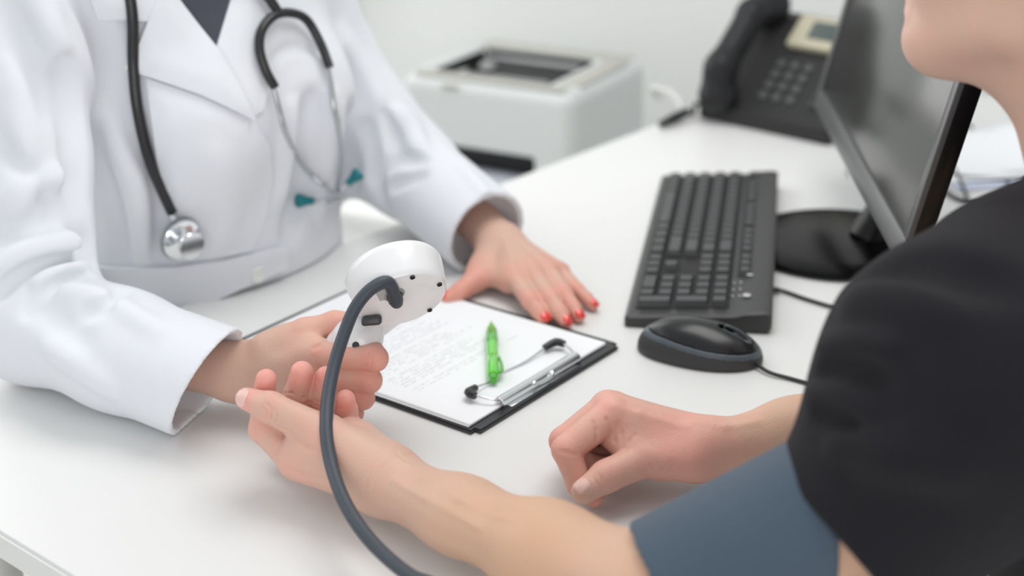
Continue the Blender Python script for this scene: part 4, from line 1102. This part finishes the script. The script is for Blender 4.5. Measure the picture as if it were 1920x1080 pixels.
gb = g.like(); gb.a = np.maximum(np.maximum(shell-.0004, (Z-(seam-.0010)).astype(np.float32)), (seam-.0060-Z).astype(np.float32)); link('side_band', gb.mesh(), M_ms, mouse, True)
gc = g.like(); gc.a = np.maximum(shell-.0002, (seam-.0004-Z).astype(np.float32))
gc.cone((.022, 0, .031), (.047, 0, .025), .0048, .0048, .0015, 'sub'); link('top_shell', smooth_me(gc.mesh(), 1), M_mg, mouse, True)
link('wheel', lathe_me([(0, -.003), (.0085, -.003), (.0095, -.002), (.0095, .002), (.0085, .003), (0, .003)], 28, (.034, 0, .0195), (0, 1, 0)), M_rub, mouse, True)
ring_p = [(.0345+.0155*math.cos(t), .0066*math.sin(t), 0) for t in np.linspace(0, 2*math.pi, 33)]
tm = bvh(bpy.data.objects['top_shell'].data); rp = []
for x, y, _z in ring_p:
    r = tm.ray_cast(Vector((x, y, .08)), Vector((0, 0, -1))); rp.append((x, y, (r[0].z if r[0] is not None else .022)+.0002))
link('wheel_surround', tube_me(rp, .0009, 6, caps=False), M_ms, mouse, True)
mcord = [mb_+V(-.004, .008, .006), Wz(1440, 697, .004), Wz(1480, 709, .0025), Wz(1530, 722, .0025), Wz(1600, 735, .0025), V(.43, 1.35, .0025), V(.56, 1.5, .0025), V(.64, 1.85, .0025), V(.66, 2.16, .0025), V(.67, 2.245, -.01), V(.67, 2.27, -.2)]
link('cord', tube_me(mcord, .0019, 8, smooth_sub=6), M_rub, mouse)
tick('mouse')

# ------------------------------------------------------------------ monitor
M_bz = mat('monitor_bezel', (.10, .102, .105), .33); M_mk = mat('monitor_gloss_black', (.006, .0055, .0055), .3, spec=.3); M_sc = mat('screen_off', (.034, .036, .033), .2, spec=1.0)
Nn, Qq = V(.357, 1.279, .100), V(.385, 1.821, .100)
me_ = unit(Nn-Qq)                              # along the bottom edge towards the camera
nb = unit(np.cross(V(0, 0, 1), me_)); nb = nb if nb[0] < 0 else -nb     # the way the screen faces, level
mon = thing('monitor', 'black flat monitor with a grey bezel, dark screen, standing on a round base', 'monitor', (.375, 1.575, 0))
tl = math.radians(13)
mu = unit(V(0, 0, 1)*math.cos(tl)-nb*math.sin(tl)); mn = unit(nb*math.cos(tl)+V(0, 0, 1)*math.sin(tl))
MW, MH = L(Nn, Qq), .335
mrot = Matrix((me_, mu, mn)).transposed()
def mbox(name, x0, x1, y0, y1, z0, z1, m, par=mon, bev=.0015):
    c = Qq+me_*(x0+x1)/2+mu*(y0+y1)/2+mn*(z0+z1)/2
    bm = bmesh.new(); box_bm(bm, c, (x1-x0, y1-y0, abs(z1-z0)), mrot, bev); return link(name, fin(bm, ang=35), m, par)
mbox('back_housing', .0, MW, 0, MH, -.023, -.004, M_mk, bev=.003)
mbox('bezel', 0, MW, 0, .026, -.006, 0, M_bz); mbox('bezel', 0, MW, MH-.018, MH, -.006, 0, M_bz)
mbox('bezel', 0, .016, .0255, MH-.0175, -.006, 0, M_bz); mbox('bezel', MW-.016, MW, .0255, MH-.0175, -.006, 0, M_bz)
mbox('screen', .0155, MW-.0155, .0255, MH-.0175, -.006, -.0025, M_sc, bev=.0004)
mbox('rear_bulge', .12, MW-.12, .06, MH-.06, -.055, -.029, M_mk, bev=.01)
M_lg = mat('badge_silver', (.55, .56, .58), .3, .6)
bc = None
d = ray(1588, 327); t = ((Qq-CAM)@mn)/(d@mn); bc = CAM+d*t
bm = bmesh.new()
for k, (dx, r_) in enumerate(((-.009, .0042), (0, .0036), (.008, .0042))):
    box_bm(bm, bc+me_*dx+mn*.0003, (.0062, .0075-.001*(k == 1), .0006), mrot, .0002)
link('badge', fin(bm), M_lg, mon)
bc = V(.372, 1.585, 0)
link('base', lathe_me([(0, .001), (.098, .001), (.106, .003), (.108, .006), (.106, .009), (.098, .0115), (.080, .0135), (0, .0165)], 64, bc), mat('base_gloss_black', (.004, .004, .004), .22, spec=.12), mon)
mid = Qq+me_*MW/2-mn*.045+mu*.10
link('neck', tube_me([bc+V(.035, 0, .010), bc+V(.055, 0, .06), mid-mn*.01, mid+mu*.03], [.024, .018, .018, .022], 16, smooth_sub=4), M_mk, mon)
tick('monitor')

# ------------------------------------------------------------------ telephone
M_ph = mat('phone_dark_plastic', (.026, .027, .026), .5, spec=.3, bump=(600, .0001)); M_hs = mat('handset_plastic', (.016, .016, .018), .45, spec=.3); M_bg = mat('phone_beige', (.50, .46, .34), .5); M_lcd = mat('phone_display', (.075, .10, .095), .3); M_pk = mat('phone_key', (.075, .078, .078), .5)
p0, p1 = V(.2803, 2.1176, 0), V(.4314, 1.9727, 0); pd = unit(p1-p0)
ph = thing('telephone', 'dark desk telephone with a beige display surround, standing behind the monitor', 'telephone', tuple(p0), (0, 0, math.atan2(pd[1], pd[0])))
bm = bmesh.new()
prof = [(0, .003), (0, .022), (.012, .030), (.135, .135), (.155, .137), (.162, .125), (.152, .05), (.140, .003)]
rows = []
for x in (.0, .004, .216, .22): rows.append([bm.verts.new((x, y+(.002 if x in (0, .22) else 0), z-(.002 if x in (0, .22) and z > .01 else 0))) for y, z in prof])
for a, b in zip(rows, rows[1:]):
    for i in range(len(prof)): j = (i+1) % len(prof); bm.faces.new((a[i], b[i], b[j], a[j]))
bm.faces.new(rows[0][::-1]); bm.faces.new(rows[-1]); link('body', fin(bm, ang=25), M_ph, ph, True)
ta = math.atan2(.105, .123); pr = Matrix.Rotation(ta, 3, 'X')
def ps(x, s_, h_=0): return Vector((x, .012+s_*math.cos(ta)-h_*math.sin(ta), .030+s_*math.sin(ta)+h_*math.cos(ta)))
km_ = lathe_me([(0, 0), (.0075, 0), (.0078, .002), (.006, .004), (0, .0046)], 18)
for r_ in range(4):
    for c_ in range(3):
        o = link('key', km_, M_pk, ph, True); o.location = ps(.092+c_*.023, .022+r_*.019); o.rotation_euler = (ta, 0, 0)
for r_ in range(4):
    o = link('function_key', key_me(.016, .008), M_pk, ph, True); o.location = ps(.178, .020+r_*.014); o.rotation_euler = (ta, 0, 0)
link('navigation_key', lathe_me([(0, 0), (.013, 0), (.014, .003), (.011, .006), (0, .0065)], 24, ps(.186, .088), (0, -math.sin(ta), math.cos(ta))), M_bg, ph, True)
bm = bmesh.new(); box_bm(bm, ps(.146, .134, .006), (.118, .056, .014), pr, .004); link('display_surround', fin(bm), M_bg, ph, True)
bm = bmesh.new(); box_bm(bm, ps(.150, .136, .0135), (.070, .030, .002), pr, .0006); link('display', fin(bm), M_lcd, ph, True)
g = Grid((-.01, -.05, .0), (.08, .24, .24), .003)
h0, h1, h2, h3 = [np.array(ps(.034, q, hh_)) for q, hh_ in ((-.004, .020), (.026, .044), (.125, .046), (.164, .020))]
g.cone(h0, h1, .026, .022, .01); g.cone(h1, h2, .021, .021, .015); g.cone(h2, h3, .022, .028, .01)
g.ell(np.array(ps(.034, .0, .018)), (.030, .026, .018), np.array(pr).T, .008); g.ell(np.array(ps(.034, .160, .016)), (.030, .028, .018), np.array(pr).T, .008)
link('handset', smooth_me(g.mesh(), 2), M_hs, ph, True)
link('cord', tube_me([p0+V(.008, .010, .02), p0+V(-.004, .016, .016), Wz(1300, 212, .010), Wz(1286, 213, .010)], .0035, 10, smooth_sub=5), M_rub, ph)
link('cord_relief', tube_me([Wz(1290, 210, .010), Wz(1266, 220, .009), Wz(1240, 233, .008)], [.006, .0075, .0055], 10, smooth_sub=4), M_rub, ph)
tick('phone')

# ------------------------------------------------------------------ printer on a low side cabinet
M_pr = mat('printer_shell', (.66, .685, .675), .5); M_pr2 = mat('printer_side', (.50, .52, .52), .55); M_pt = mat('printer_top_trim', (.47, .46, .42), .5); M_pd = mat('printer_dark', (.012, .012, .014), .45)
FR, FL = Wz(1074, 170, .02), Wz(750, 128, .02); pd2 = unit(FR-FL); PW = L(FR, FL); PDp = .262; PH = .225
pz = .02-PH
prn = thing('printer', 'light grey laser printer with a dark paper slot on top, on the low cabinet', 'printer', (FL[0], FL[1], pz), (0, 0, math.atan2(pd2[1], pd2[0])))
# shell as a rounded block with hollowed top
g = Grid((-.03, -.03, -.006), (PW+.03, PDp+.03, PH+.02), .003)
g.box((PW/2, PDp/2, PH/2-.004), (PW/2, PDp/2, PH/2-.004), None, .022)
g.box((PW*.46, PDp*.46, PH+.020), (PW*.33, PDp*.30, .048), np.array(Matrix.Rotation(math.radians(5), 3, 'X')), .010, .004, 'sub')
g.box((PW*.39, -.002, .066), (PW*.39, .050, .040), None, .004, 0, 'sub')
link('shell', smooth_me(g.mesh(), 1), M_pr, prn, True)
for nm, c, s_, m in (('top_panel', (PW*.5, .022, PH-.0075), (PW*.86, .026, .004), M_pt), ('top_panel', (PW*.5, PDp*.90, PH-.0075), (PW*.88, .040, .004), M_pt), ('top_panel', (PW*.9, PDp*.5, PH-.0075), (PW*.13, PDp*.62, .004), M_pt), ('top_panel', (PW*.062, PDp*.5, PH-.0075), (PW*.06, PDp*.7, .004), M_pr)):
    box(nm, c, s_, m, prn, bev=.0015)
box('output_tray', (PW*.455, PDp*.46, PH-.030), (PW*.64, PDp*.58, .004), M_pd, prn, Matrix.Rotation(math.radians(5), 3, 'X'))
for c, s_ in (((PW*.455, PDp*.168, PH-.018), (PW*.64, .003, .022)), ((PW*.455, PDp*.755, PH-.018), (PW*.64, .003, .026)), ((PW*.133, PDp*.46, PH-.018), (.003, PDp*.58, .024)), ((PW*.785, PDp*.46, PH-.018), (.003, PDp*.58, .024))):
    box('tray_wall', c, s_, M_pd, prn, bev=.0008)
link('roller_cap', lathe_me([(0, 0), (.013, 0), (.015, .004), (.012, .009), (0, .010)], 24, (PW*.24, PDp*.56, PH-.026)), mat('roller_grey', (.4, .4, .4), .4), prn, True)
box('tray_slot', (PW*.39, .040, .066), (PW*.77, .012, .076), M_pd, prn, bev=.0008); box('slot_roof', (PW*.39, .022, .1035), (PW*.77, .040, .004), M_pd, prn, bev=.0008); box('paper_tray', (PW*.39, .004, .050), (PW*.75, .056, .034), mat('tray_blue_grey', (.55, .58, .63), .5), prn)
box('front_catch', (PW*.30, -.001, PH-.020), (.030, .003, .008), M_pt, prn, bev=.001)
link('power_cord', tube_me([FR+V(.155, .215, -.075), Wz(1232, 168, .03)+V(0, .08, -.02), Wz(1255, 172, .02), Wz(1272, 188, .016), Wz(1280, 205, .008)], .0042, 10, smooth_sub=6), mat('cord_white', (.66, .67, .64), .5), prn)
M_cab = mat('cabinet_white', (.78, .78, .77), .45)
nrm2 = V(-pd2[1], pd2[0], 0)
cabo = FL-nrm2*.09-pd2*.12; 
cab = thing('side_cabinet', 'low white cabinet behind the desk carrying the printer', 'cabinet', (cabo[0], cabo[1], -.74), (0, 0, math.atan2(pd2[1], pd2[0])))
CH_ = pz+.74
box('carcass', (.31, .23, CH_/2-.015), (.60, .44, CH_-.034), M_cab, cab, bev=.002); box('cabinet_top', (.31, .225, CH_-.0145), (.64, .47, .027), M_cab, cab, bev=.002)
for k in range(3):
    dr = box('drawer', (.31, .001, .10+.175*k), (.57, .018, .165), M_cab, cab, bev=.002)
    hd_ = link('handle', tube_me([(.25, -.012, .10+.175*k), (.25, -.028, .10+.175*k), (.37, -.028, .10+.175*k), (.37, -.012, .10+.175*k)], .004, 8), M_stl, dr, False)
    hd_.matrix_parent_inverse = Matrix.Identity(4)
tick('printer')

# ------------------------------------------------------------------ papers and cables behind the monitor
def sheet(name, c, ang, w_, h_, z, m, curl, label, group=None):
    nx_, ny_ = 12, 8; vs = []; fs = []
    for lay in (0, 1):
        for j in range(ny_+1):
            for i in range(nx_+1):
                x, y = w_*(i/nx_-.5), h_*(j/ny_-.5)
                vs.append((x, y, lay*.0005+curl*math.sin(math.pi*i/nx_)*(.4+.6*j/ny_)))
    N_ = (nx_+1)*(ny_+1)
    for j in range(ny_):
        for i in range(nx_):
            q = j*(nx_+1)+i; fs.append((N_+q, N_+q+1, N_+q+nx_+2, N_+q+nx_+1)); fs.append((q, q+nx_+1, q+nx_+2, q+1))
    per = list(range(nx_+1))+[j*(nx_+1)+nx_ for j in range(1, ny_+1)]+[ny_*(nx_+1)+i for i in range(nx_-1, -1, -1)]+[j*(nx_+1) for j in range(ny_-1, 0, -1)]
    for i in range(len(per)): fs.append((per[i], per[(i+1) % len(per)], N_+per[(i+1) % len(per)], N_+per[i]))
    me = bpy.data.meshes.new('sheet'); me.from_pydata(vs, [], fs); me.update()
    for p in me.polygons: p.use_smooth = True
    o = link(name, me, m); o.location = (c[0], c[1], z); o.rotation_euler = (0, 0, ang); return tag(o, label, 'paper', group)
pc = Wz(1900, 310, 0)
M_blu = mat('bluish_paper', (.62, .67, .80), .8)
sheet('paper_sheet', pc+V(.03, .03, 0), .15, .30, .22, .001, M_blu, .0, 'pale blue sheet at the bottom of the papers behind the monitor')
sheet('paper_sheet', pc+V(.03, .03, 0), .05, .28, .19, .002, M_pap, .012, 'white sheet lying flat on the pale blue sheet behind the monitor')
sheet('paper_sheet', pc+V(.09, .03, 0), -.15, .26, .19, .004, M_pap, .022, 'topmost curled white sheet of the papers behind the monitor')
c1 = [Wz(1770, 322, .003), Wz(1800, 331, .003), Wz(1850, 334, .003), Wz(1925, 335, .003), Wz(2050, 330, .003)]
tag(link('cable', tube_me(c1, .0030, 8, smooth_sub=6), M_rub), 'straight black cable running along the blue sheet behind the monitor', 'cable')
c2 = [Wz(1765, 345, .003), Wz(1778, 362, .003), Wz(1805, 376, .003), Wz(1850, 383, .003), Wz(1925, 384, .003), Wz(2050, 375, .003)]
tag(link('cable', tube_me(c2, .0030, 8, smooth_sub=6), M_rub), 'curved black cable nearer the person in black, leaving the monitor base', 'cable')

# ------------------------------------------------------------------ room
def plate(name, c, s_, m):
    bm = bmesh.new(); box_bm(bm, c, s_, None, 0); o = link(name, fin(bm, smooth=False), m); o['kind'] = 'structure'; return o
plate('floor', (.2, 1.0, -.77), (6.4, 5.6, .06), M_floor)
plate('wall_back', (.2, 2.83, .56), (6.4, .06, 2.6), M_wall)

M_win = bpy.data.materials.new('daylight_pane'); M_win.use_nodes = True
_b = M_win.node_tree.nodes['Principled BSDF']; _b.inputs['Base Color'].default_value = (.9, .9, .9, 1); _b.inputs['Emission Color'].default_value = (1, 1, .985, 1); _b.inputs['Emission Strength'].default_value = 1.6
M_fr = mat('window_frame_white', (.82, .82, .81), .4)
def wbox(name, x0, x1, z0, z1, y0, y1, m, par):
    bm = bmesh.new(); box_bm(bm, ((x0+x1)/2, (y0+y1)/2, (z0+z1)/2), (x1-x0, y1-y0, z1-z0), None, .002); return link(name, fin(bm, ang=30), m, par)
wn = wbox('window_1', -2.0, -.27, -.02, .02, 2.74, 2.80, M_fr, None); wn['kind'] = 'structure'
wbox('frame', -2.0, -.27, 1.50, 1.56, 2.76, 2.80, M_fr, wn); wbox('frame', -.33, -.27, .02, 1.5, 2.76, 2.80, M_fr, wn); wbox('frame', -2.0, -1.94, .02, 1.5, 2.76, 2.80, M_fr, wn); wbox('frame', -1.15, -1.10, .02, 1.5, 2.76, 2.80, M_fr, wn)
wbox('pane', -1.10, -.33, .02, 1.5, 2.785, 2.795, M_win, wn); wbox('pane', -1.94, -1.15, .02, 1.5, 2.785, 2.795, M_win, wn)
